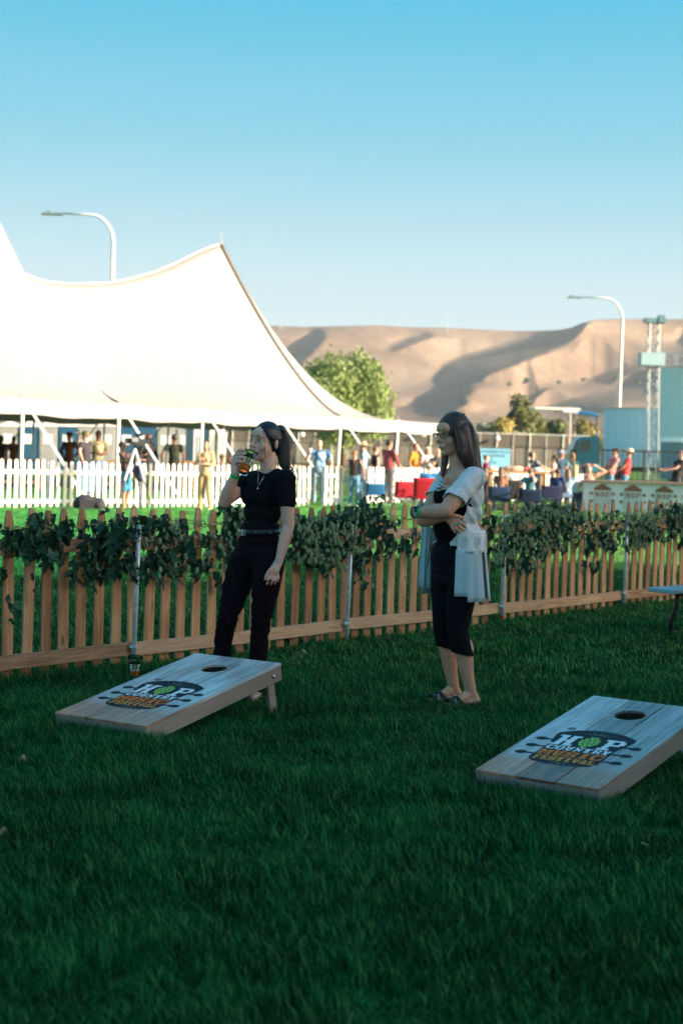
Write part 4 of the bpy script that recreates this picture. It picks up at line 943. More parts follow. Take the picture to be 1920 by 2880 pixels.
def shed(px, Y, top, w, c, label):
    g = gx(px, Y); h = at(px, top, Y).z; root = empty('hand_wash_station', g, .5, label, 'wash station'); MB().box((0, .6, h / 2), (w, 1.0, h)).build('cabinet', mat('station_grey', c, .5, .1, 3), root); MB().box((0, .6, h + .06), (w * 1.1, 1.2, .12)).build('roof', mat('toilet_roof', (.78, .78, .76), .5), root)
    MB().box((0, .08, h * .6), (w * .7, .04, h * .5)).build('panel', mat('station_panel', (.15, .2, .25), .4), root)
shed(572, 74, 1205, 1.0, (.3, .33, .36), 'grey portable unit at the right end of the toilet row'); shed(612, 72, 1204, .8, (.35, .38, .42), 'narrow white roofed portable unit, last before the fence')

# ------------------------------------------------------------------ street lamps
LAMPM = mat('lamp_post_white', (.72, .72, .70), .45)
def lamp(px, top_py, arm_px, Y, label, head_py):
    g = gx(px, Y); zt = at(px, top_py, Y).z; xa = at(arm_px, top_py, Y).x - g.x; root = empty('street_lamp', g, 0, label, 'street lamp', 'street lamps with curved arms'); m = MB(); Rr = abs(xa) * .36
    pts = [(0, 0, 0), (0, 0, zt * .5), (0, 0, zt - Rr * 1.25)] + [(-Rr + Rr * math.cos(a), 0, zt - Rr * 1.25 + Rr * 1.25 * math.sin(a)) for a in np.linspace(.12, PI / 2, 9)] + [(xa + .5, 0, zt + .02)]
    m.tube(pts, [.13, .115, .105] + [.10 - .004 * k for k in range(9)] + [.05], 10); m.build('pole', LAMPM, root, smooth=True)
    h = MB(); h.box((xa + .1, 0, zt - .02), (1.15, .42, .11), taper=.8); h.box((xa - .1, 0, zt + .07), (.22, .2, .10)); hd = h.build('lamp_head', mat('lamp_head_grey', (.12, .17, .19), .4), root)
    MB().box((xa - .05, 0, zt - .082), (.6, .3, .012)).build('lens', mat('lamp_lens', (.6, .62, .6), .3), hd)
lamp(304, 605, 142, 84, 'tall white street lamp with curved arm rising behind the tent', 605)
lamp(1733, 839, 1610, 120, 'tall white street lamp with curved arm at the right before the hills', 839)

# ------------------------------------------------------------------ stage: truss tower, screen, trailer, truck
ALU = mat('truss_aluminium', (.26, .32, .36), .4, metal=.3); PANEL = mat('stage_white_panel', (.70, .86, .90), .5, .03, .5)
def truss(m, p0, p1, w=.5, bay=.55):
    p0, p1 = Vector(p0), Vector(p1); d = (p1 - p0); n = max(2, int(d.length / bay)); u = d.normalized(); s1 = (Vector((1, 0, 0)) if abs(u.x) < .7 else Vector((0, 0, 1))) * w / 2; s2 = Vector((0, 1, 0)) * w / 2
    cs = [s1 + s2, s1 - s2, -s1 - s2, -s1 + s2]
    for c in cs: m.tube([p0 + c, p1 + c], .034, 6)
    for k in range(n):
        a, b = p0 + d * k / n, p0 + d * (k + 1) / n
        for i in range(4): m.tube([a + cs[i], b + cs[(i + 1) % 4]], .02, 4, False); m.tube([a + cs[i], a + cs[(i + 1) % 4]], .02, 4, False)
def stage():
    Y = 100; P = lambda px, py, dy=0: at(px, py, Y + dy); g = gx(1832, Y)
    root = empty('stage_tower', g, 0, 'silver truss tower and truss beam holding up the stage screen', 'stage')
    m = MB(); b, t = P(1832, 1343) - g, P(1838, 905) - g; b.z = 0; truss(m, b, t, .62, .72); m.build('tower', ALU, root)
    k = MB(); k.box(P(1832, 1011) - g + Vector((-.05, -.1, 0)), (1.5, 1.2, .8)); k.build('sleeve', mat('tower_sleeve', (.30, .44, .50), .4), root)
    k = MB(); k.box(P(1840, 902) - g, (1.3, .8, .28)); k.box(P(1856, 900) - g + Vector((0, -.2, .05)), (.4, .5, .45)); k.build('head_block', mat('tower_head', (.10, .20, .24), .5), root)
    k = MB(); k.box(P(1858, 922) - g, (.2, .2, .25)); k.build('hook', mat('hoist_yellow', (.65, .33, .03), .5), root)
    k = MB(); k.tube([P(1856, 905) - g + Vector((0, -.3, 0)), P(1858, 1000) - g + Vector((0, -.3, 0))], .03, 5); k.tube([P(1848, 905) - g + Vector((0, -.3, 0)), P(1850, 1000) - g + Vector((0, -.3, 0))], .02, 5); k.build('cable', BLACK, root)
    m = MB(); truss(m, P(1850, 1011) - g, P(2250, 1011) - g + Vector((0, 0, .1)), .78, 1.1); m.build('beam', ALU, root)
    s = gx(1846, Y + 3); r2 = empty('stage_screen', s, -.66, 'big pale blue stage screen cut off at the right edge', 'screen')
    a, c = at(1849, 1040, Y + 3) - s, at(2300, 1272, Y + 3) - s; a.x = 0; MB().box(((a.x + c.x) / 2, 0, (a.z + c.z) / 2 + .4), (c.x - a.x, .3, a.z - c.z - .6)).build('panel', PANEL, r2)
    MB().box(((a.x + c.x) / 2, .05, a.z - .2), (c.x - a.x + .2, .35, .25)).build('top_bar', mat('dark_bar', (.05, .09, .11), .5), r2)
    MB().box(((a.x + c.x) / 2, .5, (c.z + .2) / 2 + .2), (c.x - a.x, .3, c.z + .2)).build('deck_skirt', mat('skirt_blue', (.22, .34, .38), .6), r2)
    # trailer
    Yt = 108; q = gx(1690, Yt); r3 = empty('box_trailer', q, -.66, 'long white box trailer behind the barrier, right of the truck cab', 'trailer')
    a, c = at(1690, 1150, Yt) - q, at(1990, 1318, Yt) - q; a.x = 0; c.x = 9.0; c.z = .95; MB().box(((a.x + c.x) / 2, 1.3, (a.z + c.z) / 2), (c.x - a.x, 2.5, a.z - c.z)).build('body', mat('trailer_white', (.64, .82, .90), .45, .03, 1), r3)
    for k in range(14): MB().box((a.x + .5 + k * .52, .035, (a.z + c.z) / 2), (.03, .03, a.z - c.z - .3)).build('rib', mat('trailer_rib', (.50, .68, .76), .5), r3)
    MB().box(((a.x + c.x) / 2, 1.3, a.z + .06), (c.x - a.x + .1, 2.6, .11)).build('roof_edge', mat('roof_edge_tan', (.62, .56, .48), .6), r3)
    for x in (1.0, 5.2, 6.3):
        w = MB(); w.tube([(x, .1, .48), (x, .42, .48)], .48, 18); w.build('wheel', BLACK, r3, smooth=False)
    MB().box(((a.x + c.x) / 2, 1.3, .75), (c.x - a.x - .6, 1.6, .3)).build('chassis', BLACK, r3)
    # truck cab seen side on
    Yc = 104; q = gx(1645, Yc); r4 = empty('truck', q, 0, 'blue truck cab with dark side window, left of the white trailer', 'truck'); TB = mat('truck_blue', (.03, .20, .28), .35, coat=.3)
    W = lambda px, py: ((at(px, py, Yc) - q).x, (at(px, py, Yc) - q).z)
    poly = [W(1600, 1300), W(1604, 1275), W(1618, 1240), W(1632, 1228), W(1680, 1226), W(1686, 1236), W(1686, 1325), W(1602, 1325)]
    bd = MB().prism(poly, 2.2, None, (0, 1.1, 0)).build('cab', TB, r4)
    wp = [W(1630, 1268), W(1634, 1240), W(1660, 1238), W(1657, 1268)]; MB().prism(wp, .05, None, (0, -.015, 0)).build('window', mat('truck_glass', (.10, .12, .10), .08, coat=1), r4)
    MB().prism([W(1608, 1272), W(1616, 1245), W(1626, 1238), W(1624, 1270)], .05, None, (0, -.015, 0)).build('windscreen', mat('truck_glass', (.10, .12, .10), .08), r4)
    MB().box((W(1609, 1276)[0], -.15, W(1609, 1276)[1]), (.35, .2, .5)).build('mirror', BLACK, r4)
    MB().box((W(1684, 1270)[0], .8, 1.7), (.18, .18, 3.0)).build('exhaust', ALU, r4)
    MB().tube([(W(1625, 1325)[0], -.02, .5), (W(1625, 1325)[0], .3, .5)], .5, 18).build('wheel', BLACK, r4)
    # loading boom above the cab
    q = gx(1620, 118); r5 = empty('boom_lift', q, 0, 'blue and white folded boom standing behind the truck cab', 'boom lift'); Pp = lambda px, py: at(px, py, 118) - q
    m = MB(); m.tube([Pp(1625, 1160), Pp(1660, 1163)], .13, 8); m.tube([Pp(1660, 1163), Pp(1682, 1170)], .13, 8); m.build('boom', mat('boom_blue', (.02, .13, .30), .4), r5)
    MB().tube([Pp(1582, 1157), Pp(1626, 1160)], .12, 8).build('boom_tip', mat('boom_lilac', (.62, .52, .66), .5), r5)
    m = MB(); a = Pp(1602, 1163); m.tube([(a.x, 0, 0), (a.x, 0, a.z)], .09, 8); m.build('column', mat('column_tan', (.38, .33, .28), .6), r5)
    m = MB(); a = Pp(1679, 1170); m.tube([(a.x, 0, 0), (a.x, 0, a.z)], .07, 8); m.build('column', BLACK, r5)
    a, c = at(1500, 1148, 170), at(1628, 1148, 170); gq = gx(1500, 170); r6 = empty('canopy_roof', gq, 0, 'thin white flat roof above the bushes left of the truck', 'canopy')
    MB().box(((a.x + c.x) / 2 - gq.x, 1, a.z), (c.x - a.x, 4, .22)).build('roof', mat('canopy_white', (.75, .75, .72), .5), r6)
    for x in (a.x + .2, (a.x + c.x) / 2, c.x - .2): MB().tube([(x - gq.x, 1, 0), (x - gq.x, 1, a.z)], .03, 5).build('column', mat('column_tan', (.38, .33, .28), .6), r6)
stage()

# ------------------------------------------------------------------ blue sign on the far fence
def blue_sign():
    Y = 130; q = gx(1390, Y); root = empty('fence_sign', q, 0, 'light blue sign with dark lettering hung on the fence right of the dark hair', 'sign')
    a, c = at(1348, 1260, Y) - q, at(1433, 1326, Y) - q; MB().box(((a.x + c.x) / 2, 0, (a.z + c.z) / 2), (c.x - a.x, .06, a.z - c.z)).build('board', mat('sign_blue', (.20, .47, .68), .6, .05, 1), root)
    m = MB(); w = c.x - a.x; h = a.z - c.z
    for txt, u0, u1, v in (('UNDERGROUND', .04, .60, .80), ('UTILITY', .64, .97, .80), ('& EXCAVATION', .10, .82, .62), ('VIDEO', .20, .42, .47), ('HAULING', .22, .56, .32), ('&', .30, .36, .18), ('ETC', .28, .42, .05)):
        letters(m, txt, a.x + w * u0, a.x + w * u1, c.z + h * v, c.z + h * (v + .11), lambda u, vv, l: (u, -.034 - l, vv))
    m.build('lettering', mat('sign_ink', (.01, .10, .20), .6), root, fix=False)
blue_sign()

# ------------------------------------------------------------------ banner covered bar at the right
def bar():
    a, c = at(1640, 1350, 42), at(2110, 1368, 42); a0, c0 = Vector((a.x, 42, 0)), Vector((c.x, 40.2, 0)); root = empty('bar_table', (a.x, 42, 0), math.atan2(c0.y - a0.y, c0.x - a0.x), 'long bar counter wrapped in a white banner with guitar headstock drawings', 'bar counter'); h = a.z; L_ = (c0 - a0).length
    BAN = mat('banner_white', (.86, .82, .81), .6, .03, 2); MB().box((L_ / 2, .0, h / 2 - .03), (L_, .02, h - .06)).build('banner', BAN, root)
    MB().box((-.011, .35, h / 2 - .03), (.02, .70, h - .06)).build('side_banner', mat('banner_grey', (.42, .38, .42), .6, .5, 9, stretch=(1, 1, .25)), root)
    MB().box((L_ / 2, .33, h - .015), (L_ + .12, .85, .05)).build('counter_top', mat('counter_wood', (.55, .33, .24), .5, .15, 4), root)
    MB().box((L_ * .25, -.018, h - .065), (L_ * .42, .012, .045)).build('trim', mat('banner_trim', (.80, .70, .60), .6), root)
    BR = mat('drawing_brown', (.33, .13, .06), .6, .25, 20); LN = mat('drawing_line', (.26, .16, .12), .6)
    for k in range(5):
        x = .52 + k * .82; m = MB()
        m.prism([(x - .23, .64), (x + .23, .64), (x + .22, .70), (x + .02, .82), (x - .02, .82), (x - .22, .70)], .006, None, (0, -.017, 0))
        m.build('headstock_print', BR, root)
        for z in (.55, .35):
            for s_ in (-1, 1):
                m = MB(); m.prism([(x + s_ * .30 + .05 * math.cos(t), z + .04 * math.sin(t)) for t in np.linspace(0, 2 * PI, 10, endpoint=False)], .006, None, (0, -.017, 0)); m.build('tuner_print', BR, root)
        m = MB(); letters(m, 'HOP', x - .19, x + .19, .47, .60, lambda u, v_, l: (u, -.0175, v_), gap=.2); m.build('lettering', BR, root, fix=False)
        m = MB()
        for p, q in (((x - .225, .72), (x - .20, .12)), ((x + .225, .72), (x + .20, .12)), ((x - .2, .30), (x + .2, .30)), ((x - .2, .2), (x + .2, .2)), ((x - .07, .3), (x - .07, .1)), ((x + .07, .3), (x + .07, .1)), ((x - .2, .40), (x + .2, .38)), ((x - .1, .5), (x - .12, .4)), ((x + .1, .5), (x + .12, .4))):
            m.tube([(p[0], -.0155, p[1]), (q[0], -.0155, q[1])], .009, 4, flat=.5)
        m.build('outline_print', LN, root)
bar()
# ------------------------------------------------------------------ people
def hair_mat(name, a, b_, rough=.38):
    m = bpy.data.materials.new(name); m.use_nodes = True; N = m.node_tree.nodes; L = m.node_tree.links; b = N['Principled BSDF']
    tc = N.new('ShaderNodeTexCoord'); mp = N.new('ShaderNodeMapping'); mp.inputs['Scale'].default_value = (1, 1, .06); nz = N.new('ShaderNodeTexNoise'); nz.inputs['Scale'].default_value = 170; nz.inputs['Detail'].default_value = 4
    L.new(tc.outputs['Object'], mp.inputs[0]); L.new(mp.outputs[0], nz.inputs[0]); r = N.new('ShaderNodeValToRGB'); r.color_ramp.elements[0].position = .35; r.color_ramp.elements[1].position = .68
    r.color_ramp.elements[0].color = (*a, 1); r.color_ramp.elements[1].color = (*b_, 1); L.new(nz.outputs[0], r.inputs[0]); L.new(r.outputs[0], b.inputs['Base Color']); b.inputs['Roughness'].default_value = rough
    bp = N.new('ShaderNodeBump'); bp.inputs['Strength'].default_value = .8; bp.inputs['Distance'].default_value = .004; L.new(nz.outputs[0], bp.inputs['Height']); L.new(bp.outputs[0], b.inputs['Normal']); MATS[name] = m; return m
def RZ(a): return Matrix.Rotation(R(a), 3, 'Z')
def ell(c, r, yaw=0, M=None): return ('e', Vector(c), r, M if M is not None else RZ(yaw))
def chain(pts, rs, flat=None, side=None):
    out = []
    for i in range(len(pts) - 1): out.append(('c', pts[i], rs[i], pts[i + 1], rs[i + 1]) + ((flat, side) if flat else ()))
    return out
def head_prims(C, M, k=1.0):
    P = lambda x, y, z: C + M @ Vector((x, y, z)) * k
    e = lambda x, y, z, a, b, c: ('e', P(x, y, z), (a * k, b * k, c * k), M)
    out = [e(0, .008, .012, .073, .092, .094), e(0, -.022, -.045, .060, .066, .066), e(0, -.035, -.085, .042, .046, .034), e(0, -.068, -.104, .020, .018, .015),
           e(-.038, -.058, -.038, .024, .024, .026), e(.038, -.058, -.038, .024, .024, .026), e(0, -.070, .030, .050, .022, .034),
           ('c', P(0, -.086, .004), .0075 * k, P(0, -.106, -.031), .0105 * k), e(-.011, -.094, -.036, .008, .009, .007), e(.011, -.094, -.036, .008, .009, .007), e(0, -.081, -.066, .026, .014, .018),
           e(-.031, -.073, .019, .020, .014, .008), e(.031, -.073, .019, .020, .014, .008)]
    for s in (-1, 1): out.append(('e', P(s * .075, .014, -.014), (.0075 * k, .018 * k, .031 * k), M @ RZ(s * 20)))
    return out, P
def face_parts(root, P, M, k, iris, brow, lipc, smile=False, skinlid=None):
    ew = mat('eye_white', (.55, .53, .52), .2, spec=.6); im = mat('iris_' + str(iris[0])[:4], iris, .15); bm_ = mat('brow_' + str(brow[0])[:4], brow, .8)
    for s in (-1, 1):
        m = MB(); m.ball(P(s * .031, -.0735, -.003), (.0128 * k, .0125 * k, .0078 * k), 14, 10, M); e = m.build('eye', ew, root, smooth=True)
        m = MB(); m.ball(P(s * .0305 - .001, -.0835, -.003), (.0062 * k, .0032 * k, .0062 * k), 12, 8, M); m.build('iris', im, e, smooth=True)
        m = MB(); m.tube([P(s * .017, -.0835, .0035), P(s * .030, -.0880, .0072), P(s * .045, -.0790, .002)], [.0012 * k, .0019 * k, .0012 * k], 6, flat=.8); m.build('eyelash', bm_, root, smooth=True)
        m = MB(); m.tube([P(s * .013, -.0915, .0185), P(s * .028, -.0905, .0245), P(s * .047, -.077, .0195)], [.0030 * k, .0036 * k, .0016 * k], 6, flat=.6); m.build('eyebrow', bm_, root, smooth=True)
    lm = mat('lips_' + str(lipc[0])[:4], lipc, .4)
    if smile:
        m = MB(); m.ball(P(0, -.086, -.066), (.021 * k, .0085 * k, .0085 * k), 16, 10, M); m.build('mouth', mat('mouth_dark', (.10, .025, .025), .5), root, smooth=True)
        m = MB(); m.ball(P(0, -.0885, -.0640), (.0185 * k, .0075 * k, .0050 * k), 16, 8, M); m.build('teeth', mat('teeth', (.75, .73, .70), .25), root, smooth=True)
        for z, b in ((-.0585, .003), (-.0745, -.006)):
            m = MB(); m.tube([P(x, -.0945 + abs(x) * .5, z + (abs(x) / .025) ** 2 * (.0115 if z < -.065 else -.001)) for x in (-.025, -.017, -.009, 0, .009, .017, .025)], [.0008, .0020, .0026, .0028, .0026, .0020, .0008], 6); m.build('lip', lm, root, smooth=True)
    else:
        for z in (-.0625, -.0705):
            m = MB(); m.tube([P(x, -.0965 + abs(x) * .5, z) for x in (-.022, -.012, 0, .012, .022)], [.0012, .0036, .0042, .0036, .0012], 6); m.build('lip', lm, root, smooth=True)
def band(root, name, c, ax, r, w, m, t=.0018, flat=1.0):
    ax = Vector(ax).normalized(); M = ax.to_track_quat('Z', 'Y').to_matrix(); mb = MB(); mb.lathe([(r, -w / 2), (r + t, -w / 2), (r + t, w / 2), (r, w / 2)], c, 22, M); return mb.build(name, m, root, smooth=False)

def woman_black():
    Y0 = 9.45; J = lambda px, py, dy=0.0: at(px, py, Y0 + dy); g = gx(700, Y0)
    root = empty('person', (0, 0, 0), 0, 'woman in black tee and dark trousers with a ponytail, sipping a beer', 'person')
    skin = mat('skin_fair', (.74, .43, .32), .45, .06, 30, sss=.08); tee = mat('black_cotton', (.006, .007, .009), .9, .2, 300, .15, spec=.15); pants = mat('wine_black_corduroy', (.009, .0035, .0055), .9, .3, 60, .2, stretch=(1, 1, .05), spec=.15)
    HM = RZ(-42) @ Matrix.Rotation(R(-3), 3, 'X'); C = J(747, 1240); k = 1.06
    hp, P = head_prims(C, HM, k); pr = list(hp)
    sR, sL = J(700, 1352, .10), J(804, 1350, -.12); eR, wR = J(631, 1411, -.08), J(663, 1331, -.155); eL, wL = J(811, 1477, -.13), J(785, 1578, -.17)
    nb = J(754, 1335, -.01)
    pr += chain([C + HM @ Vector((0, .025, -.05)), nb], [.050, .052]); pr += [('c', nb, .052, J(750, 1352, 0), .075), ('c', sR.lerp(nb, .25), .045, nb, .05), ('c', sL.lerp(nb, .25), .045, nb, .05)]
    pr += [ell(J(745, 1390), (.108, .078, .13), -38), ell(J(733, 1460), (.090, .068, .10), -34), ell(J(728, 1550), (.125, .085, .11), -30)]
    pr += chain([sR, sR.lerp(eR, .5), eR], [.050, .046, .038]) + chain([eR, eR.lerp(wR, .35), wR], [.038, .041, .025])
    pr += chain([sL, sL.lerp(eL, .5), eL], [.048, .044, .036]) + chain([eL, eL.lerp(wL, .35), wL], [.036, .037, .0245])
    # left hand, hanging and loosely curled
    kn = [(762, 1612, -.205), (768, 1617, -.195), (775, 1617, -.180), (781, 1612, -.165)]; mid = [(757, 1628, -.215), (767, 1633, -.205), (776, 1632, -.190), (783, 1626, -.170)]; tip = [(751, 1643, -.20), (762, 1643, -.19), (773, 1642, -.175), (781, 1635, -.155)]
    pr += [('c', wL, .023, J(771, 1604, -.185), .027, (1.25, .75), (1, -.4, 0))]
    for a, b, c in zip(kn, mid, tip): pr += chain([J(*a), J(*b), J(*c)], [.0098, .0088, .0074])
    pr += chain([J(776, 1592, -.185), J(758, 1604, -.215), J(749, 1619, -.225), J(746, 1630, -.22)], [.014, .0115, .0095, .008])
    # right hand around the glass
    B0, B1 = J(681, 1333, -.175), J(703, 1277, -.135); ax = (B1 - B0).normalized(); Gc = B0.lerp(B1, .55)
    pal = J(662, 1303, -.125); pr += [('c', wR, .022, pal, .026, (1.0, 1.0)), ('c', pal, .026, J(666, 1284, -.125), .024)]
    for i, (y, x) in enumerate(((1266, 688), (1276, 690), (1287, 687), (1298, 682))):
        a = J(667 - i * .8, y + 6 - i * .5, -.145); b = J(670 - i * .6, y + 1, -.205); c = J(x - 7, y, -.232); d = J(x, y + 1, -.236); pr += chain([a, b, c, d], [.0100, .0094, .0086, .0074])
    pr += chain([J(668, 1305, -.10), J(678, 1292, -.085), J(690, 1281, -.085)], [.013, .011, .009])
    # legs (inside the trousers)
    hR, kR, aR = J(690, 1575, .06), J(640, 1738, -.03), J(624, 1935, .02); hL, kL, aL = J(757, 1575, -.07), J(734, 1745, -.12), J(722, 1940, -.08)
    for h, kk, a, dr in ((hR, kR, aR, -.12), (hL, kL, aL, -.02)):
        a = Vector((a.x, a.y, .085)); pr += chain([h, kk, a], [.070, .038, .028]); pr += chain([Vector((a.x, a.y + .03, .035)), Vector((a.x + dr * .6, a.y - .13, .03))], [.032, .03])
    fuse('body', pr, skin, root, .0045, 4)
    face_parts(root, P, HM, k, (.03, .018, .012), (.010, .008, .008), (.36, .15, .13))
    # clothes
    tp = [ell(J(745, 1385), (.136, .108, .135), -38), ell(J(738, 1440), (.126, .098, .095), -34), ell(J(731, 1485), (.128, .102, .07), -32), ell(J(741, 1397) + RZ(-38) @ Vector((-.05, -.072, 0)), (.056, .042, .06), -38), ell(J(741, 1397) + RZ(-38) @ Vector((.05, -.072, 0)), (.056, .042, .06), -38)]
    tp += [('c', sR, .062, sL, .062), ('c', sR, .060, sR.lerp(eR, .42), .056), ('c', sL, .060, sL.lerp(eL, .45), .057), ('c', sR.lerp(nb, .45), .056, nb - Vector((0, 0, .046)), .054), ('c', sL.lerp(nb, .45), .056, nb - Vector((0, 0, .046)), .054)]
    fR, fL = (eR - sR).normalized(), (eL - sL).normalized()
    def wr(a, nn):
        d = np.zeros(len(a)); 
        for s_ in range(4): d += np.sin(a[:, 2] * (38 + 23 * s_) + a[:, 0] * (22 - 31 * s_) + s_ * 2.1) * .0013
        return a + nn * d[:, None]
    t_ = fuse('tee_shirt', tp, tee, root, .006, 4, cuts=[(J(733, 1489, 0), (.0, 0, -1))], post=wr)
    for s_, f_, rr, nm in ((sR.lerp(eR, .40), fR, .056, 'sleeve_hem'), (sL.lerp(eL, .52), fL, .054, 'sleeve_hem')): band(root, nm, s_, f_, rr - .006, .012, tee, .008)
    pp = [ell(J(729, 1495), (.126, .102, .07), -32), ell(J(729, 1525), (.142, .110, .08), -30), ell(J(727, 1560), (.168, .122, .11), -30), ('c', J(729, 1478), .10, J(729, 1510), .108, (1.12, .92), (math.cos(R(-32)), math.sin(R(-32)), 0))]
    pp += chain([hR + Vector((.0, 0, .0)), J(664, 1655, .02), kR, J(628, 1800, 0), Vector((aR.x, aR.y, .10))], [.098, .088, .062, .056, .056])
    pp += chain([hL, J(747, 1655, -.09), kL, J(729, 1800, -.1), Vector((aL.x, aL.y, .10))], [.098, .086, .060, .056, .056])
    def wr2(a, nn):
        d = np.zeros(len(a)); w = np.clip((1.15 - a[:, 2]) / .5, 0, 1)
        for s_ in range(4): d += np.sin(a[:, 2] * (44 + 17 * s_) + a[:, 0] * (30 - 25 * s_) + s_ * 1.7) * .0011
        kz = np.exp(-((a[:, 2] - .50) / .10) ** 2); d += kz * np.sin(a[:, 2] * 130 + a[:, 0] * 70) * .0025
        return a + nn * (d * w)[:, None]
    fuse('trousers', pp, pants, root, .0065, 3, cuts=[((0, 0, .05), (0, 0, -1)), (J(729, 1482, 0), (0, 0, 1))], post=wr2)
    for a in (aR, aL):
        m = MB(); 
        o = fuse('shoe', [('c', Vector((a.x, a.y + .04, .04)), .038, Vector((a.x - .05, a.y - .14, .032)), .034)], mat('black_shoe', (.01, .01, .012), .4), root, .008, 2, cuts=[((0, 0, .004), (0, 0, -1))])
    # belt with a double ring buckle
    bc = J(729, 1496); n = 48; v = []; f = []; M = RZ(-32); a_, b_ = .131, .107
    for i in range(n):
        q = 2 * PI * i / n
        for z in (-.018, .018): v.append(bc + M @ Vector((a_ * math.cos(q), b_ * math.sin(q), z + .006 * math.cos(q))))
    for i in range(n): j = (i + 1) % n; f.append((2 * i, 2 * j, 2 * j + 1, 2 * i + 1))
    be = MB().add(v, f).build('belt', mat('black_leather', (.012, .013, .016), .3), root, smooth=True); sol = be.modifiers.new('s', 'SOLIDIFY'); sol.thickness = .004; sol.offset = 1
    nf = M @ Vector((-.26, -.96, 0)); pos = J(697, 1500, 0); 
    m = MB(); side = Vector((nf.y, -nf.x, 0)) * -1; qc = bc + M @ Vector((-.046, -b_ - .004, -.004)); sx = (M @ Vector((1, .12, 0))).normalized()
    for s_ in (-1, 1):
        m.tube([qc + sx * (s_ * .009 + .0135 * math.cos(t)) + Vector((0, 0, .0165 * math.sin(t))) for t in np.linspace(.5 if s_ > 0 else PI + .5, (.5 if s_ > 0 else PI + .5) + 2 * PI * .86, 18)], .0022, 6)
        m.tube([qc + sx * (s_ * .009), qc + sx * (s_ * .009 + s_ * .013)], .0022, 6)
    m.tube([qc + sx * .02 + Vector((0, 0, .014)), qc + sx * .045 + Vector((0, 0, .010))], .0018, 6)
    m.build('buckle', mat('old_silver', (.75, .74, .68), .2, metal=1), be, smooth=True)
    for x in (.05, .118): MB().ball(bc + M @ Vector((x, -b_ * math.sqrt(max(0, 1 - (x / a_) ** 2)) - .005, 0)), .0035, 8, 6).build('stud', mat('old_silver', (.75, .74, .68), .2, metal=1), be)
    # hair
    hm = hair_mat('hair_black', (.006, .005, .006), (.030, .022, .024), .32)
    hpz = [('e', P(0, .014, .016), (.081 * k, .092 * k, .099 * k), HM), ('e', P(0, .05, -.02), (.066 * k, .058 * k, .07 * k), HM)]
    fuse('hair', hpz, hm, root, .005, 2, cuts=[(P(0, -.076, .056), HM @ Vector((0, -.80, -.56)))])
    for s_ in (-1, 1):                       # hair in front of and above the ears
        m = MB(); m.tube([P(s_ * .045, -.058, .066), P(s_ * .064, -.040, .035), P(s_ * .074, -.016, .012), P(s_ * .077, .01, .014)], [.012, .014, .014, .012], 8, flat=.5); m.build('hair_side', hm, root, smooth=True)
    T = [P(0, .088, .055), J(788, 1212, .05), J(797, 1240, .06), J(797, 1275, .05), J(801, 1305, .04), J(812, 1330, .03)]
    fuse('ponytail', chain(T, [.026, .038, .044, .043, .036, .010], (1.0, .72), (1, 0, 0)), hm, root, .0055, 2)
    band(root, 'hair_tie', T[0].lerp(T[1], .35), T[1] - T[0], .028, .012, mat('black_leather', (.012, .013, .016), .3), .004)
    r = random.Random(4); m = MB()
    for q in range(60):                      # loose strands of the ponytail
        off = Vector((r.gauss(0, .022), r.gauss(0, .015), 0)); m.tube([p + off * min(1.0, .35 + .35 * i) + Vector((r.gauss(0, .004), r.gauss(0, .004), 0)) for i, p in enumerate(T)] + [T[-1] + off * 1.2 + Vector((0, 0, -.02 - .03 * r.random()))], .0013, 4)
    m.tube([J(738, 1205, -.09), J(742, 1225, -.105), J(745, 1255, -.105), J(746, 1290, -.1)], .0009, 4); m.tube([J(772, 1300, -.05), J(763, 1312, -.07), J(760, 1322, -.08), J(768, 1328, -.08)], .0009, 4)
    m.build('hair_strands', hm, root, smooth=True)
    # jewellery and wristband
    sv = mat('old_silver', (.75, .74, .68), .2, metal=1); m = MB()
    def onchest(px, py, d=.0): return J(px, py, -.118 + d)
    m.tube([onchest(727, 1326, .03), onchest(726, 1348, .012), onchest(724.5, 1368, -.004)], .0012, 5); m.tube([onchest(743, 1337, .015), onchest(734, 1354, .004), onchest(726, 1368, -.004)], .0012, 5); m.ball(onchest(725, 1374, -.008), (.005, .003, .007), 10, 8); m.build('necklace', sv, root, smooth=True)
    m = MB(); m.tube([J(744, 1338, -.055), J(752, 1334, -.062), J(758, 1331, -.058)], .001, 4); m.build('fine_chain', sv, root)
    band(root, 'wristband', eR.lerp(wR, .93), wR - eR, .0275, .020, mat('neon_green', (.03, .62, .12), .4, coat=.3), .002)
    band(root, 'ring', J(756.5, 1629, -.2155), Vector((-.3, .05, -1)), .0094, .004, sv, .0015)
    # glass
    z = ax; x = Vector((1, 0, 0)); y = z.cross(x).normalized(); x = y.cross(z); M4 = Matrix(((x.x, y.x, z.x, B0.x), (x.y, y.y, z.y, B0.y), (x.z, y.z, z.z, B0.z), (0, 0, 0, 1)))
    pint('beer_glass', M4, 'printed pint glass of amber beer in the hand of the woman in black', .25)
woman_black()

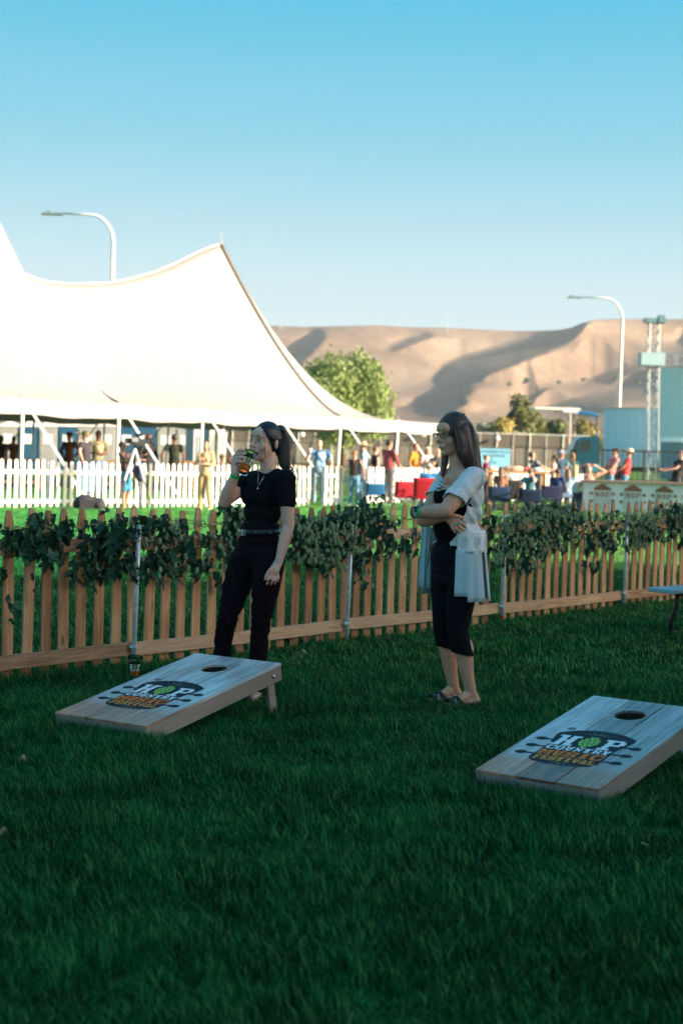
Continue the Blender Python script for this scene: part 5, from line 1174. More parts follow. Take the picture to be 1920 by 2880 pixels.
def woman_white():
    Y0 = 9.4; J = lambda px, py, dy=0.0: at(px, py, Y0 + dy)
    root = empty('person', (0, 0, 0), 0, 'smiling woman with glasses, long brown hair and a sheer white cardigan, arms crossed', 'person')
    skin = mat('skin_tan', (.74, .36, .23), .45, .07, 30, sss=.06); black = mat('black_jersey', (.005, .006, .008), .85, .2, 200, spec=.15); white = mat('white_knit', (.82, .84, .84), .85, .05, 40, .25, bscale=200, translucent=.1)
    sheer = mat('sheer_white', (.60, .76, .80), .7, .05, 8, translucent=.25)
    HM = RZ(-52) @ Matrix.Rotation(R(4), 3, 'X'); C = J(1273, 1219); k = 1.10; hp, P = head_prims(C, HM, k); pr = list(hp)
    sN, sF = J(1326, 1345, -.135), J(1252, 1347, .13); eN, wN = J(1252, 1437, -.26), J(1180, 1440, -.14); eF, wF = J(1190, 1463, .0), J(1258, 1450, -.20); nb = J(1290, 1325, .0)
    YB = -56
    pr += chain([C + HM @ Vector((0, .03, -.06)), nb], [.052, .058]); pr += [('c', nb, .058, J(1288, 1345), .085), ('c', sN.lerp(nb, .2), .05, nb, .055), ('c', sF.lerp(nb, .2), .05, nb, .055)]
    pr += [ell(J(1292, 1395), (.138, .096, .14), YB), ell(J(1278, 1480), (.110, .092, .13), YB), ell(J(1281, 1585), (.140, .100, .13), YB)]
    pr += chain([sN, sN.lerp(eN, .5), eN], [.058, .056, .045]) + chain([eN, eN.lerp(wN, .35), wN], [.045, .046, .029])
    pr += chain([sF, sF.lerp(eF, .5), eF], [.054, .050, .042]) + chain([eF, eF.lerp(wF, .35), wF], [.042, .043, .028])
    # far hand, spread over the near side of the waist
    kn0 = J(1283, 1470, -.225); pr += [('c', wF, .025, J(1272, 1462, -.215), .028, (1.3, .7), (.6, 0, .8))]
    for (a, b, c) in (((1287, 1463), (1300, 1473), (1309, 1483)), ((1282, 1470), (1294, 1484), (1303, 1493)), ((1276, 1475), (1285, 1490), (1292, 1499)), ((1269, 1478), (1274, 1490), (1279, 1498))):
        pr += chain([J(*a, -.222), J(*b, -.218), J(*c, -.200)], [.0108, .0094, .0078])
    pr += chain([J(1266, 1453, -.222), J(1280, 1450, -.232), J(1293, 1453, -.225), J(1302, 1457, -.212)], [.014, .012, .0098, .008])
    # near hand tucked over the far arm
    pr += [('c', wN, .026, J(1168, 1440, -.06), .03, (1.15, .8), (0, 0, 1))]
    for q in range(4): pr += chain([J(1166, 1430 + 7 * q, -.05), J(1172, 1430 + 7 * q, .01), J(1184, 1432 + 7 * q, .03)], [.0105, .0092, .0078])
    pr += chain([J(1172, 1428, -.07), J(1180, 1420, -.03), J(1188, 1417, .0)], [.013, .011, .009])
    hN, kN = J(1303, 1600, -.085), J(1286, 1772, -.10); hF, kF = J(1258, 1600, .09), J(1245, 1768, .06)
    aN = J(1323, 1962, -.06); aF = J(1275, 1950, .10); aN.z = .095; aF.z = .095
    for h, kk, a, r1 in ((hN, kN, aN, .0), (hF, kF, aF, 0)):
        cm = kk.lerp(a, .30) + Vector((.012, .01, 0)); pr += chain([h, h.lerp(kk, .5), kk, cm, kk.lerp(a, .7), a], [.092, .080, .056, .060, .042, .033])
        hl = Vector((a.x + .030, a.y + .015, .040)); ball_ = Vector((a.x - .105, a.y - .055, .032)); toe = Vector((a.x - .15, a.y - .075, .028))
        pr += [('c', a, .032, hl, .031), ('c', a + Vector((-.01, 0, -.01)), .033, ball_ + Vector((.02, 0, .01)), .026), ('c', hl, .030, ball_, .026, (1.2, .9), (.4, -.9, 0))]
        for q in range(5):
            o = Vector((.45, -.89, 0)) * ((q - 2) * .0165); pr += chain([ball_ + o, toe + o + Vector((.012 * (abs(q - 1) * .6), 0, -.003))], [.0125, .0095 if q else .012])
    fuse('body', pr, skin, root, .0047, 4)
    face_parts(root, P, HM, k, (.04, .04, .03), (.05, .03, .022), (.42, .12, .12), True)
    # black top and cropped leggings
    tp = [ell(J(1292, 1405), (.156, .114, .135), YB), ell(J(1274, 1480), (.138, .120, .12), YB), ell(J(1279, 1570), (.170, .136, .13), YB), ('e', J(1288, 1398) + RZ(YB) @ Vector((-.055, -.085, 0)), (.06, .045, .062), RZ(YB)), ('e', J(1288, 1398) + RZ(YB) @ Vector((.06, -.085, 0)), (.06, .045, .062), RZ(YB)), ell(J(1278, 1630), (.172, .130, .09), YB)]
    fuse('tank_top', tp, black, root, .007, 3, cuts=[(J(1272, 1362), (-.35, -.25, .9))])
    lg = [ell(J(1280, 1600), (.168, .13, .12), YB)]
    lg += chain([hN, hN.lerp(kN, .5), kN, kN.lerp(aN, .42)], [.100, .090, .064, .0645]) + chain([hF, hF.lerp(kF, .5), kF, kF.lerp(aF, .42)], [.098, .086, .062, .060])
    fuse('leggings', lg, black, root, .0065, 3, cuts=[(J(1290, 1832, 0), (-.18, 0, -1))])
    for x in range(3): 
        a = J(1236 - x * 4, 1352 + x * 9, -.125 + .02 * x); MB().tube([a, a + Vector((.035, -.005, -.022))], .0022, 5).build('lace_up', black, root)
    # open cardigan: shoulders, short sleeves and back of white knit
    F_ = RZ(YB) @ Vector((0, -1, 0)); cp = [ell(J(1296, 1392), (.168, .124, .135), YB), ell(J(1286, 1440), (.166, .134, .12), YB), ell(J(1285, 1500), (.166, .142, .11), YB), ell(J(1285, 1545), (.172, .148, .10), YB)]
    bk = F_ * -.028
    cp += [('c', sN + bk, .066, sF + bk, .062), ('c', (sN + bk).lerp(nb, .5), .058, nb + bk - Vector((0, 0, .055)), .05), ('c', (sF + bk).lerp(nb, .5), .058, nb + bk - Vector((0, 0, .055)), .05)]
    def folds(a, nn):
        d = np.zeros(len(a)); w = np.clip((1.42 - a[:, 2]) / .25, .25, 1)
        t = a[:, 0] * 1.0 + a[:, 2] * .55
        d += np.sin(t * 95) * .0045 + np.sin(t * 47 + 1.3) * .005 + np.sin(a[:, 2] * 60 + a[:, 0] * 20) * .0016
        return a + nn * (d * w)[:, None]
    cen = J(1284, 1470)
    fn = (eN - sN).normalized(); ff = (eF - sF).normalized()
    fuse('cardigan', cp, white, root, .0065, 3, cuts=[(J(1284, 1532), (0, 0, -1)), (cen + F_ * .074, F_ + Vector((0, 0, .30)))], post=folds).modifiers.new('s', 'SOLIDIFY').thickness = .004
    for s0, f0, L0, r0, r1 in ((sN, fn, .19, .066, .073), (sF, ff, .13, .060, .066)):
        fuse('sleeve', [('c', s0 + Vector((.006, .004, .006)), r0, s0 + f0 * (L0 + .08), r1)], white, root, .0065, 2, cuts=[(s0 + f0 * L0, f0 + Vector((.25, 0, 0)))], post=folds).modifiers.new('s', 'SOLIDIFY').thickness = .004
    # lower cardigan: lace band and sheer panels hanging in separate lengths
    def skirt(name, a0, a1, z0, z1, ra, rb, m, shift=(0, 0), scallop=0.0, n=26, wave=.006, ph=0.0):
        v = []; f = []; rows = 9; c0 = J(1284, 1540)
        for j in range(rows + 1):
            t = j / rows; z = z0 + (z1 - z0) * t
            for i in range(n + 1):
                a = a0 + (a1 - a0) * i / n; rr = ra + (rb - ra) * t + wave * (math.sin(R(a) * 11 + ph) + .6 * math.sin(R(a) * 23 + ph * 2)) * t; zz = z - (scallop * abs(math.sin(i * PI / 4)) if j == rows else 0)
                q = RZ(YB) @ Vector((math.sin(R(a)) * rr * 1.13, -math.cos(R(a)) * rr * .98, 0)); v.append((c0.x + q.x + shift[0] * t, c0.y + q.y + shift[1] * t, zz))
        for j in range(rows):
            for i in range(n): a = j * (n + 1) + i; f.append((a, a + 1, a + n + 2, a + n + 1))
        o = MB().add(v, f).build(name, m, root, smooth=True, fix=False); s_ = o.modifiers.new('s', 'SOLIDIFY'); s_.thickness = .0025; return o
    zA, zB, zC = J(1284, 1488).z, J(1284, 1546).z, J(1284, 1678).z; lace = mat('white_lace', (.82, .84, .84), .9, .10, 60, .3, bscale=100)
    for a0, a1 in ((48, 180), (180, 312)): skirt('lace_band', a0, a1, zA, zB, .158, .168, lace, scallop=.012)
    panels = [(46, 68, zC + .02, .196, 0), (68, 104, zC - .012, .198, 1), (116, 180, zC - .012, .200, 0), (180, 250, zC, .2, 0), (254, 300, zC, .2, 0)]
    for i, (a0, a1, zz, rb, d) in enumerate(panels): skirt('hem_panel', a0, a1, zB + .012, zz, .166, rb, sheer, ph=i * 1.7)
    # far front length swinging forward
    v = []; f = []
    for j in range(10):
        t = j / 9; 
        for i in range(7): p = J(1203 - 12 * t + (i - 3) * (4.5 + 1.2 * t) - 4 * (1 - t), 1478 + 178 * t, .11 + .01 * math.sin(i * 1.7)); v.append(tuple(p))
    for j in range(9):
        for i in range(6): a = j * 7 + i; f.append((a, a + 1, a + 8, a + 7))
    o = MB().add(v, f).build('hem_panel', sheer, root, smooth=True, fix=False); s_ = o.modifiers.new('s', 'SOLIDIFY'); s_.thickness = .003
    MB().tube([J(1204, 1490, .10), J(1196, 1570, .10), J(1193, 1652, .10)], .0015, 5).build('piping', black, root)
    # lace ovals
    m = MB()
    for ang in (62, 92, 128):
        for rr_, th in ((1.0, .0022), (.72, .0016), (.5, .002)):
            pts = []
            for q in np.linspace(0, 2 * PI, 22):
                a = ang + math.cos(q) * 7.5 * rr_; rad = .170; z = (zA + zB) / 2 + .002 + math.sin(q) * .034 * rr_; w = RZ(YB) @ Vector((math.sin(R(a)) * rad * 1.13, -math.cos(R(a)) * rad * .98, 0)); c0 = J(1284, 1540); pts.append(Vector((c0.x + w.x, c0.y + w.y, z)))
            m.tube(pts, th, 5, False)
    m.build('lace_motif', white, root, smooth=True)
    # hair: long, straight, to below the shoulders
    hm = hair_mat('hair_brown', (.020, .010, .008), (.105, .052, .038), .36)
    fuse('hair', [('e', P(0, .014, .018), (.088 * k, .098 * k, .103 * k), HM), ('e', P(.01, .050, -.03), (.088 * k, .078 * k, .10 * k), HM)], hm, root, .0055, 2, cuts=[(P(.0, -.080, .056), HM @ Vector((-.50, -.80, -.34)))])
    lk = chain([J(1283, 1195, -.062), J(1292, 1228, -.078), J(1300, 1275, -.092), J(1316, 1320, -.10)], [.030, .036, .036, .016])
    lk += chain([J(1306, 1205, .0), J(1320, 1240, .0), J(1330, 1300, -.01), J(1354, 1342, -.02)], [.054, .056, .050, .016]) + chain([J(1302, 1208, -.045), J(1316, 1260, -.065), J(1334, 1318, -.08), J(1354, 1345, -.07)], [.045, .040, .034, .010])
    lk += chain([J(1300, 1210, .06), J(1312, 1270, .06), J(1325, 1320, .05)], [.05, .045, .02])
    fuse('hair_length', lk, hm, root, .0055, 2)
    fuse('hair_lock', chain([J(1262, 1200, .06), J(1253, 1250, .075), J(1250, 1300, .05), J(1244, 1340, .03)], [.022, .026, .024, .008]), hm, root, .0055, 2)
    r = random.Random(9); m = MB()
    for q in range(150):
        a = r.uniform(0, 1); top = P(r.uniform(-.01, .05), r.uniform(-.03, .05), .108); o = r.gauss(0, .01)
        p1 = J(1278 + 52 * a, 1205 + r.uniform(-6, 6), -.10 + .07 * a + o); p2 = J(1290 + 46 * a, 1255, -.115 + .05 * a + o); p3 = J(1300 + 44 * a, 1298, -.12 + .04 * a + o); p4 = J(1308 + 52 * a, 1318 + 28 * a + r.uniform(-8, 8), -.115 + .04 * a + o); m.tube([top, p1, p2, p3, p4], [.0012, .0026, .0026, .0022, .0006], 4)
    for q in range(26):
        a = r.uniform(-1, 1); m.tube([J(1268 + a * 4, 1178, .0), J(1258 + a * 6, 1225, .07), J(1252 + a * 7, 1285, .06), J(1244 + a * 8, 1335 + r.uniform(-6, 8), .03)], [.001, .002, .002, .0006], 4)
    m.tube([P(-.02, -.06, .085), P(-.05, -.085, .03), P(-.066, -.075, -.02), P(-.07, -.06, -.06)], .0012, 4)
    m.build('hair_strands', hm, root, smooth=True)
    # glasses
    gm = mat('spectacle_frame', (.015, .022, .028), .25, metal=.4); m = MB()
    for s_ in (-1, 1): m.tube([P(s_ * .034 + .0235 * math.cos(t), -.1035 + .012 * abs(math.cos(t)) * (1 if s_ * math.cos(t) > 0 else 0), -.008 + .0155 * math.sin(t)) for t in np.linspace(0, 2 * PI, 20)], .0016, 6, False)
    m.tube([P(-.011, -.104, -.003), P(0, -.108, 0), P(.011, -.104, -.003)], .0016, 6)
    for s_ in (-1, 1): m.tube([P(s_ * .057, -.092, -.002), P(s_ * .074, -.04, -.001), P(s_ * .078, .012, -.004)], .0018, 6)
    gl = m.build('spectacles', gm, root, smooth=True); ln = MB()
    for s_ in (-1, 1): ln.add([P(s_ * .034 + .022 * math.cos(t), -.1030, -.008 + .0145 * math.sin(t)) for t in np.linspace(0, 2 * PI, 16, endpoint=False)], [tuple(range(16))])
    ln.build('lens', GLASS, gl, fix=False)
    # watch, wristband, ring
    d = (wN - eN).normalized(); band(root, 'wristband', wN - d * .012, d, .034, .014, mat('neon_green', (.03, .62, .12), .4, coat=.3), .002)
    w_ = band(root, 'watch_strap', wN + d * .012, d, .0335, .022, mat('watch_strap_white', (.5, .56, .6), .5), .003); band(root, 'bracelet', wN + d * .036, d, .033, .014, mat('bracelet_brown', (.10, .05, .05), .35, .5, 90), .004)
    MB().box(wN + d * .012 + Vector((-.012, -.030, .018)), (.032, .012, .036), RZ(20)).build('watch_face', mat('watch_glass', (.02, .06, .10), .1, coat=1), w_)
    band(root, 'ring', J(1285.5, 1473, -.221), (J(1294, 1484, -.218) - J(1282, 1470, -.222)), .0108, .009, mat('turquoise', (.02, .45, .46), .25, coat=.5), .002); MB().ball(J(1287, 1474, -.234), (.009, .004, .007), 12, 8).build('ring_stone', mat('turquoise', (.02, .45, .46), .25, coat=.5), root, smooth=True)
    # sandals with two buckled straps
    sm = mat('sandal_black', (.012, .012, .014), .5)
    for a in (aN, aF):
        fwd = Vector((-.89, -.45, 0)); sd = Vector((.45, -.89, 0)); o = Vector((a.x - .055, a.y - .03, 0)); pts = []
        for q in np.linspace(0, 2 * PI, 22, endpoint=False): c, s_ = math.cos(q), math.sin(q); pts.append(o + fwd * (.128 * c) + sd * (.042 * s_ * (1.0 + .15 * c)))
        m = MB(); m.add([p + Vector((0, 0, .002)) for p in pts] + [p + Vector((0, 0, .018)) for p in pts], [tuple(range(22))[::-1], tuple(range(22, 44))] + [(i, (i + 1) % 22, (i + 1) % 22 + 22, i + 22) for i in range(22)]); sole = m.build('sandal', sm, root)
        for dd, hh, rr in ((.035, .062, .040), (.085, .050, .042)):
            c = o + fwd * dd; m = MB()
            for off in (-.012, -.004, .004, .012): m.tube([c + fwd * off + sd * (rr * math.cos(t)) + Vector((0, 0, .016 + hh * math.sin(t) * .92)) for t in np.linspace(0, PI, 11)], .0052, 6)
            m.build('strap', sm, sole, smooth=True); MB().box(c + sd * .026 + Vector((0, 0, .016 + hh * .78)), (.02, .004, .016), RZ(-63)).build('buckle', mat('old_silver', (.75, .74, .68), .2, metal=1), sole)
woman_white()
# ------------------------------------------------------------------ the crowd
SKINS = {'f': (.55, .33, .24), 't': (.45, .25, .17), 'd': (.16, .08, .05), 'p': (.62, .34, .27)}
def cloth(c, var=.12, c2=None, sc=9):
    nm = 'cloth_%02d_%02d_%02d' % tuple(int(v * 99) for v in c) + ('_p' if c2 else ''); return mat(nm, c, .85, var, sc, col2=c2, ramp=(.45, .55) if c2 else (.3, .7))
def figure(px, Y, top_py, yaw, label, skin='t', top=((.3, .3, .3), None), sleeve=.45, legs=(.05, .08, .16), shorts=False, hair=(.03, .02, .015), hairlen='short', hat=None, hand_l=None, hand_r=None, lean=0.0, seated=False, sex='m', wide=1.0, cup=None, group=None, z0=0.0, look=0.0, beard=None):
    g = gx(px, Y); ztop = at(px, top_py, Y).z; H = (ztop - (.045 if hat else .015))
    root = empty('person', g, R(yaw), label, 'person', group)
    if seated: k = min(1.12, max(.85, H / 1.30)); hip = .50
    else: k = H / 1.745; hip = .93 * k
    V = Vector; w = wide; sm = mat('skin_' + skin, SKINS[skin], .55, .06, 20)
    L_ = Matrix.Rotation(-R(lean), 3, 'X'); hp0 = V((0, 0, hip))
    T = lambda x, y, z: hp0 + L_ @ V((x * k, y * k, z * k))                  # torso space above the hips, leaning forward (-y)
    sh = .17 if sex == 'm' else .15; SH = [T(-sh * w, 0, .51), T(sh * w, 0, .51)]; nk = T(0, 0, .56); C = T(0, -.02, .71); HMx = Matrix.Rotation(R(look), 3, 'X') @ Matrix.Identity(3)
    pr = [('e', C + V((0, 0, .01)) * k, (.076 * k, .092 * k, .105 * k), L_), ('e', C + L_ @ V((0, -.03, -.055)) * k, (.056 * k, .062 * k, .065 * k), L_), ('c', C + L_ @ V((0, -.085, 0)) * k, .012 * k, C + L_ @ V((0, -.105, -.03)) * k, .014 * k), ('c', C + V((0, .015, -.04)), .05 * k, nk, .055 * k)]
    pr += [('e', T(0, 0, .36), (.125 * w * k, .095 * k, .18 * k), L_), ('e', T(0, 0, .05), (.125 * w * k, .095 * k, .13 * k), L_), ('c', T(0, 0, .1), .10 * k, T(0, 0, .3), .10 * k)]
    hands = []
    for i, (s_, hd) in enumerate(((-1, hand_r), (1, hand_l))):
        S0 = SH[i]; hd = V(hd) * k if hd is not None else V((s_ * (sh * w + .07) * k, -.03, hip - .12 * k) if not seated else (s_ * .12, -.38, hip + .12))
        if hd.z > 0 and hd.z < 10: pass
        d = hd - S0; ln = min(d.length, .56 * k); hd = S0 + d.normalized() * ln; a = .29 * k; m_ = ln / 2; off = math.sqrt(max(0, a * a - m_ * m_)); dn = d.normalized(); pole = V((s_ * .6, .35, -1.0)); pole = (pole - dn * pole.dot(dn)).normalized(); E_ = S0 + dn * m_ + pole * off; hands.append((S0, E_, hd))
        pr += chain([S0, S0.lerp(E_, .5), E_], [.05 * k, .046 * k * (1.1 if sex == 'm' else .95), .038 * k]) + chain([E_, E_.lerp(hd, .35), hd], [.038 * k, .038 * k, .026 * k])
        f = (hd - E_).normalized(); pr += [('c', hd + f * .03 * k, .030 * k, hd + f * .07 * k, .027 * k, (1.2, .7))]
        sd = f.orthogonal().normalized()
        for q in range(4): b0 = hd + f * .075 * k + sd * (q - 1.5) * .017 * k; pr += [('c', b0, .010 * k, b0 + f * (.06 - .006 * abs(q - 1.4)) * k + V((0, -.015, -.01)), .008 * k)]
        pr += [('c', hd + f * .03 * k + sd * .03 * k, .012 * k, hd + f * .07 * k + sd * .05 * k, .010 * k)]
    legs_j = []
    for s_ in (-1, 1):
        h = V((s_ * .085 * w * k, 0, hip)); 
        if seated: kn = V((s_ * .13, -.44, .50)); an = V((s_ * .15, -.50, .09))
        else: kn = V((s_ * .10 * k, -.03 - .02 * s_, .50 * k)); an = V((s_ * .12 * k, .02 + .03 * s_, .09 * k))
        legs_j.append((h, kn, an)); pr += chain([h, kn, kn.lerp(an, .3) + V((0, .02, 0)), an], [.075 * k, .052 * k, .050 * k, .034 * k]) + [('c', an + V((0, .03, -.045)), .034, an + V((0, -.13, -.055)), .03)]
    fuse('body', pr, sm, root, .020, 1)
    tc = cloth(top[0], .12, top[1]); tp = [('e', T(0, -.005, .37), (.150 * w * k, .115 * k, .19 * k), L_), ('e', T(0, -.01, .15), (.140 * w * k, .115 * w * k, .15 * k), L_), ('e', T(0, 0, .04), (.148 * w * k, .115 * k, .10 * k), L_), ('c', T(0, -.01, .1), .128 * w * k, T(0, 0, .35), .125 * w * k, (1, .85)), ('c', SH[0] - L_ @ V((0, 0, .012)), .060 * k, SH[1] - L_ @ V((0, 0, .012)), .060 * k)]
    if sex == 'f': tp += [('e', T(-.06, -.085, .36), (.055 * k, .05 * k, .055 * k), L_), ('e', T(.06, -.085, .36), (.055 * k, .05 * k, .055 * k), L_)]
    if sleeve > 0:
        for S0, E_, hd in hands:
            if sleeve <= 1: tp += [('c', S0, .064 * k, S0.lerp(E_, sleeve), .062 * k)]
            else: tp += [('c', S0, .064 * k, E_, .054 * k), ('c', E_, .054 * k, E_.lerp(hd, sleeve - 1), .046 * k)]
    fuse('shirt', tp, tc, root, .020, 1)
    lc = cloth(legs, .15); lp = [('e', V((0, 0, hip + .0)), (.155 * w * k, .125 * k, .11 * k))]
    for h, kn, an in legs_j:
        if shorts: lp += chain([h, h.lerp(kn, .85)], [.095 * k, .085 * k])
        else: lp += chain([h, kn, an + V((0, 0, .0))], [.098 * k, .072 * k, .060 * k])
    fuse('shorts' if shorts else 'trousers', lp, lc, root, .020, 1)
    for h, kn, an in legs_j: m = MB(); cap_geo(m, an + V((0, .04, -.04)), .045, an + V((0, -.14, -.05)), .04); m.build('shoe', cloth((.05, .05, .05) if sex == 'm' else (.5, .42, .38)), root, smooth=True)
    if hair:
        hm = mat('hair_far_%02d' % int(hair[0] * 99), hair, .5, .4, 40); hh = [('e', C + L_ @ V((0, .022, .030)) * k, (.084 * k, .092 * k, .095 * k), L_)]
        if hairlen == 'long': hh += chain([C + L_ @ V((0, .05, .02)) * k, C + L_ @ V((0, .08, -.10)) * k, T(0, .10, .45)], [.08 * k, .085 * k, .05 * k])
        if hairlen == 'tail': hh += chain([C + L_ @ V((0, .09, .06)) * k, C + L_ @ V((0, .14, -.04)) * k, T(0, .12, .42)], [.035 * k, .042 * k, .015 * k])
        fuse('hair', hh, hm, root, .018, 1)
    if beard: m = MB(); m.ball(C + L_ @ V((0, -.055, -.075)) * k, (.052 * k, .05 * k, .05 * k)); m.build('beard', mat('beard', beard, .8), root, smooth=True)
    if hat:
        kind, hc = hat; hm = cloth(hc, .1); top_ = C + L_ @ V((0, .012, .055)) * k
        if kind == 'cap': m = MB(); m.ball(top_, (.093 * k, .105 * k, .075 * k), 16, 10); c_ = m.build('cap', hm, root, smooth=True); m = MB(); m.ball(top_ + L_ @ V((0, -.13, -.005)) * k, (.07 * k, .075 * k, .012), 12, 6); m.build('visor', hm, c_, smooth=True)
        else: m = MB(); m.lathe([(.001, .095), (.07, .092), (.085, .07), (.095, .0), (.19, -.012), (.20, -.004), (.19, .0), (.097, .012)], top_, 22, L_); m.build('hat', hm, root, smooth=True)
    if cup:
        S0, E_, hd = hands[cup[0]]; f = (hd - E_).normalized(); c = root.matrix_world
        M = Matrix.Translation(g) @ Matrix.Rotation(R(yaw), 4, 'Z'); q = M @ (hd + f * .07 + V((0, -.045, 0))); m = MB(); m.lathe([(.001, -.06), (.032, -.06), (.042, .07), (.038, .07), (.03, -.05)], (0, 0, 0), 14); o = m.build('cup', mat('cup_' + str(cup[1][0])[:4], cup[1], .4), None, smooth=True); o.location = q; tag(o, cup[2], 'cup')
    return root
F = figure
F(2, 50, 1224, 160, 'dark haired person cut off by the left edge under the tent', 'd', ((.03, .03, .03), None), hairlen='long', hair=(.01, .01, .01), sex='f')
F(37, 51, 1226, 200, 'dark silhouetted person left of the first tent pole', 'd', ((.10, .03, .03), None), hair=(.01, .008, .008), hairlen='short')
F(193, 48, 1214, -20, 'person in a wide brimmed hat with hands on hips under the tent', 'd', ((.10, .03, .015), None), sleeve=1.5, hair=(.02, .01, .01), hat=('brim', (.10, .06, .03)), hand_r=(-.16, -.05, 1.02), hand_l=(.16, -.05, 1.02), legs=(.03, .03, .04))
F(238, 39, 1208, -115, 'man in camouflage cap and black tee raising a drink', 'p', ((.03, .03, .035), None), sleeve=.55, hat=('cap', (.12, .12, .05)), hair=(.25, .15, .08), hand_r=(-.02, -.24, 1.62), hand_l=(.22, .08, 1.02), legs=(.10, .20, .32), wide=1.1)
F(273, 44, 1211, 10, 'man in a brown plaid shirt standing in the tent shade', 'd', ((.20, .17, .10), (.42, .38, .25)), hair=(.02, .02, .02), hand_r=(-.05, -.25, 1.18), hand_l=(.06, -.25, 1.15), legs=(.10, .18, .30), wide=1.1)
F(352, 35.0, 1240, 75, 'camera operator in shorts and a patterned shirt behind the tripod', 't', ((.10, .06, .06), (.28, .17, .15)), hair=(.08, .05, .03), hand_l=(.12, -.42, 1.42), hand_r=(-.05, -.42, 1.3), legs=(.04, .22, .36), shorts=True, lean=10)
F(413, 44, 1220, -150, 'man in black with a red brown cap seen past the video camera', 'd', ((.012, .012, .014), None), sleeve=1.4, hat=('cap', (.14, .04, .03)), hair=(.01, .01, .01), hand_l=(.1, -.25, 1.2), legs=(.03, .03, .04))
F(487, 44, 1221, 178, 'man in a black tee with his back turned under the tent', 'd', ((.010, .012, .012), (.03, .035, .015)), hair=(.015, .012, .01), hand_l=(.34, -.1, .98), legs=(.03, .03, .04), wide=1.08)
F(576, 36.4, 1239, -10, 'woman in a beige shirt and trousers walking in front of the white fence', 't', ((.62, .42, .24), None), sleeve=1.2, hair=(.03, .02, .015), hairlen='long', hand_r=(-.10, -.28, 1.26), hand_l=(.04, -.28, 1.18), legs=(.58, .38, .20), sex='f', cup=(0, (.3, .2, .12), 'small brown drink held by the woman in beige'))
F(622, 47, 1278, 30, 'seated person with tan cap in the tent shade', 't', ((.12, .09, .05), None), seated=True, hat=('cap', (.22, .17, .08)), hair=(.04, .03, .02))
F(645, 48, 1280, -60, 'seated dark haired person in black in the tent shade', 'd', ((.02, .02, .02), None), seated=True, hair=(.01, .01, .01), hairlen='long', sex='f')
F(894, 42.8, 1236, -5, 'bald bearded man in a blue patterned shirt at the fence gap', 'p', ((.03, .14, .34), (.40, .58, .70)), sleeve=.75, hair=None, hand_r=(-.24, -.22, 1.40), hand_l=(.36, -.12, .95), legs=(.22, .30, .40), wide=1.2, beard=(.45, .25, .15), cup=(0, (.75, .75, .74), 'white cup held by the man in the blue shirt'))
F(993, 41.4, 1266, 170, 'woman with a ponytail in a black tank top and blue jeans, back turned', 'p', ((.025, .02, .022), None), sleeve=0, hair=(.22, .11, .05), hairlen='tail', hand_r=(-.30, -.05, .95), hand_l=(.30, -.05, .80), legs=(.10, .24, .36), sex='f', wide=1.12, cup=(1, (.35, .5, .6), 'blue and white can held by the woman in the tank top'))
F(1018, 44, 1241, -95, 'man with a straw hat and blue plaid shirt', 'p', ((.20, .30, .42), (.50, .58, .64)), hat=('brim', (.62, .45, .24)), hair=(.2, .12, .08), legs=(.10, .2, .3), wide=1.1, sleeve=.8)
F(1051, 46, 1254, 120, 'red haired woman in a black dress beside the maroon shirt', 'p', ((.02, .02, .02), None), sleeve=.0, hair=(.14, .035, .02), hairlen='short', sex='f', legs=(.02, .02, .02))
F(1088, 44, 1236, 130, 'man in a maroon shirt, tallest behind the fence', 't', ((.24, .05, .055), None), sleeve=1.4, hair=(.03, .02, .02), hand_l=(.05, -.35, 1.1), hand_r=(-.1, -.35, 1.05), legs=(.08, .08, .1), wide=1.22)
F(1163, 50, 1246, 60, 'man in a mustard yellow shirt by the white guy strap', 't', ((.50, .20, .02), None), sleeve=.8, hair=(.18, .09, .05), legs=(.1, .1, .12), wide=1.2)
F(1197, 50, 1254, 20, 'woman in a cream cap and white flowered top', 'p', ((.62, .50, .46), (.72, .66, .62)), sleeve=.3, hat=('cap', (.70, .55, .36)), hair=(.10, .05, .03), hairlen='long', sex='f', hand_r=(-.1, -.3, 1.25), hand_l=(.1, -.3, 1.25), legs=(.2, .2, .22))
F(1228, 50, 1261, -120, 'dark dressed person just left of the woman with glasses', 'p', ((.03, .035, .03), None), hair=None, legs=(.04, .04, .05), hand_l=(.1, -.3, 1.2))
F(1201, 39.6, 1307, 178, 'person in a grey cap and blue shirt sitting in the red camp chair', 'p', ((.02, .20, .46), None), seated=True, hat=('cap', (.38, .36, .38)), hair=(.2, .15, .1), wide=1.15)
F(1361, 46, 1279, 100, 'person in purple and red just behind the dark brown hair', 'p', ((.10, .03, .16), (.40, .05, .05)), hair=(.10, .02, .05), legs=(.04, .04, .06))
F(1510, 46, 1266, 115, 'man in a navy tee leaning over the table by the far fence', 't', ((.015, .035, .07), (.35, .37, .40)), hair=(.03, .02, .015), hand_r=(-.15, -.45, 1.12), hand_l=(.12, -.45, 1.1), lean=22, legs=(.1, .15, .22))
F(1553, 47, 1279, -110, 'woman with dark hair in a sleeveless tan top', 't', ((.52, .38, .30), None), sleeve=0, hair=(.03, .02, .02), hairlen='tail', sex='f', hand_r=(-.05, -.35, 1.1), legs=(.05, .1, .2))
F(1571, 49, 1264, 40, 'man in a pale blue cap and dark blue tee', 't', ((.012, .05, .11), None), hat=('cap', (.36, .44, .60)), hair=(.1, .06, .04), hand_l=(.3, -.3, 1.25), legs=(.03, .05, .1))
F(1603, 45, 1272, -160, 'woman with a high ponytail in a grey teal top in front of the truck', 't', ((.12, .24, .26), None), sleeve=.3, hair=(.34, .18, .08), hairlen='tail', sex='f', legs=(.03, .1, .16), hand_r=(-.3, -.2, 1.1))
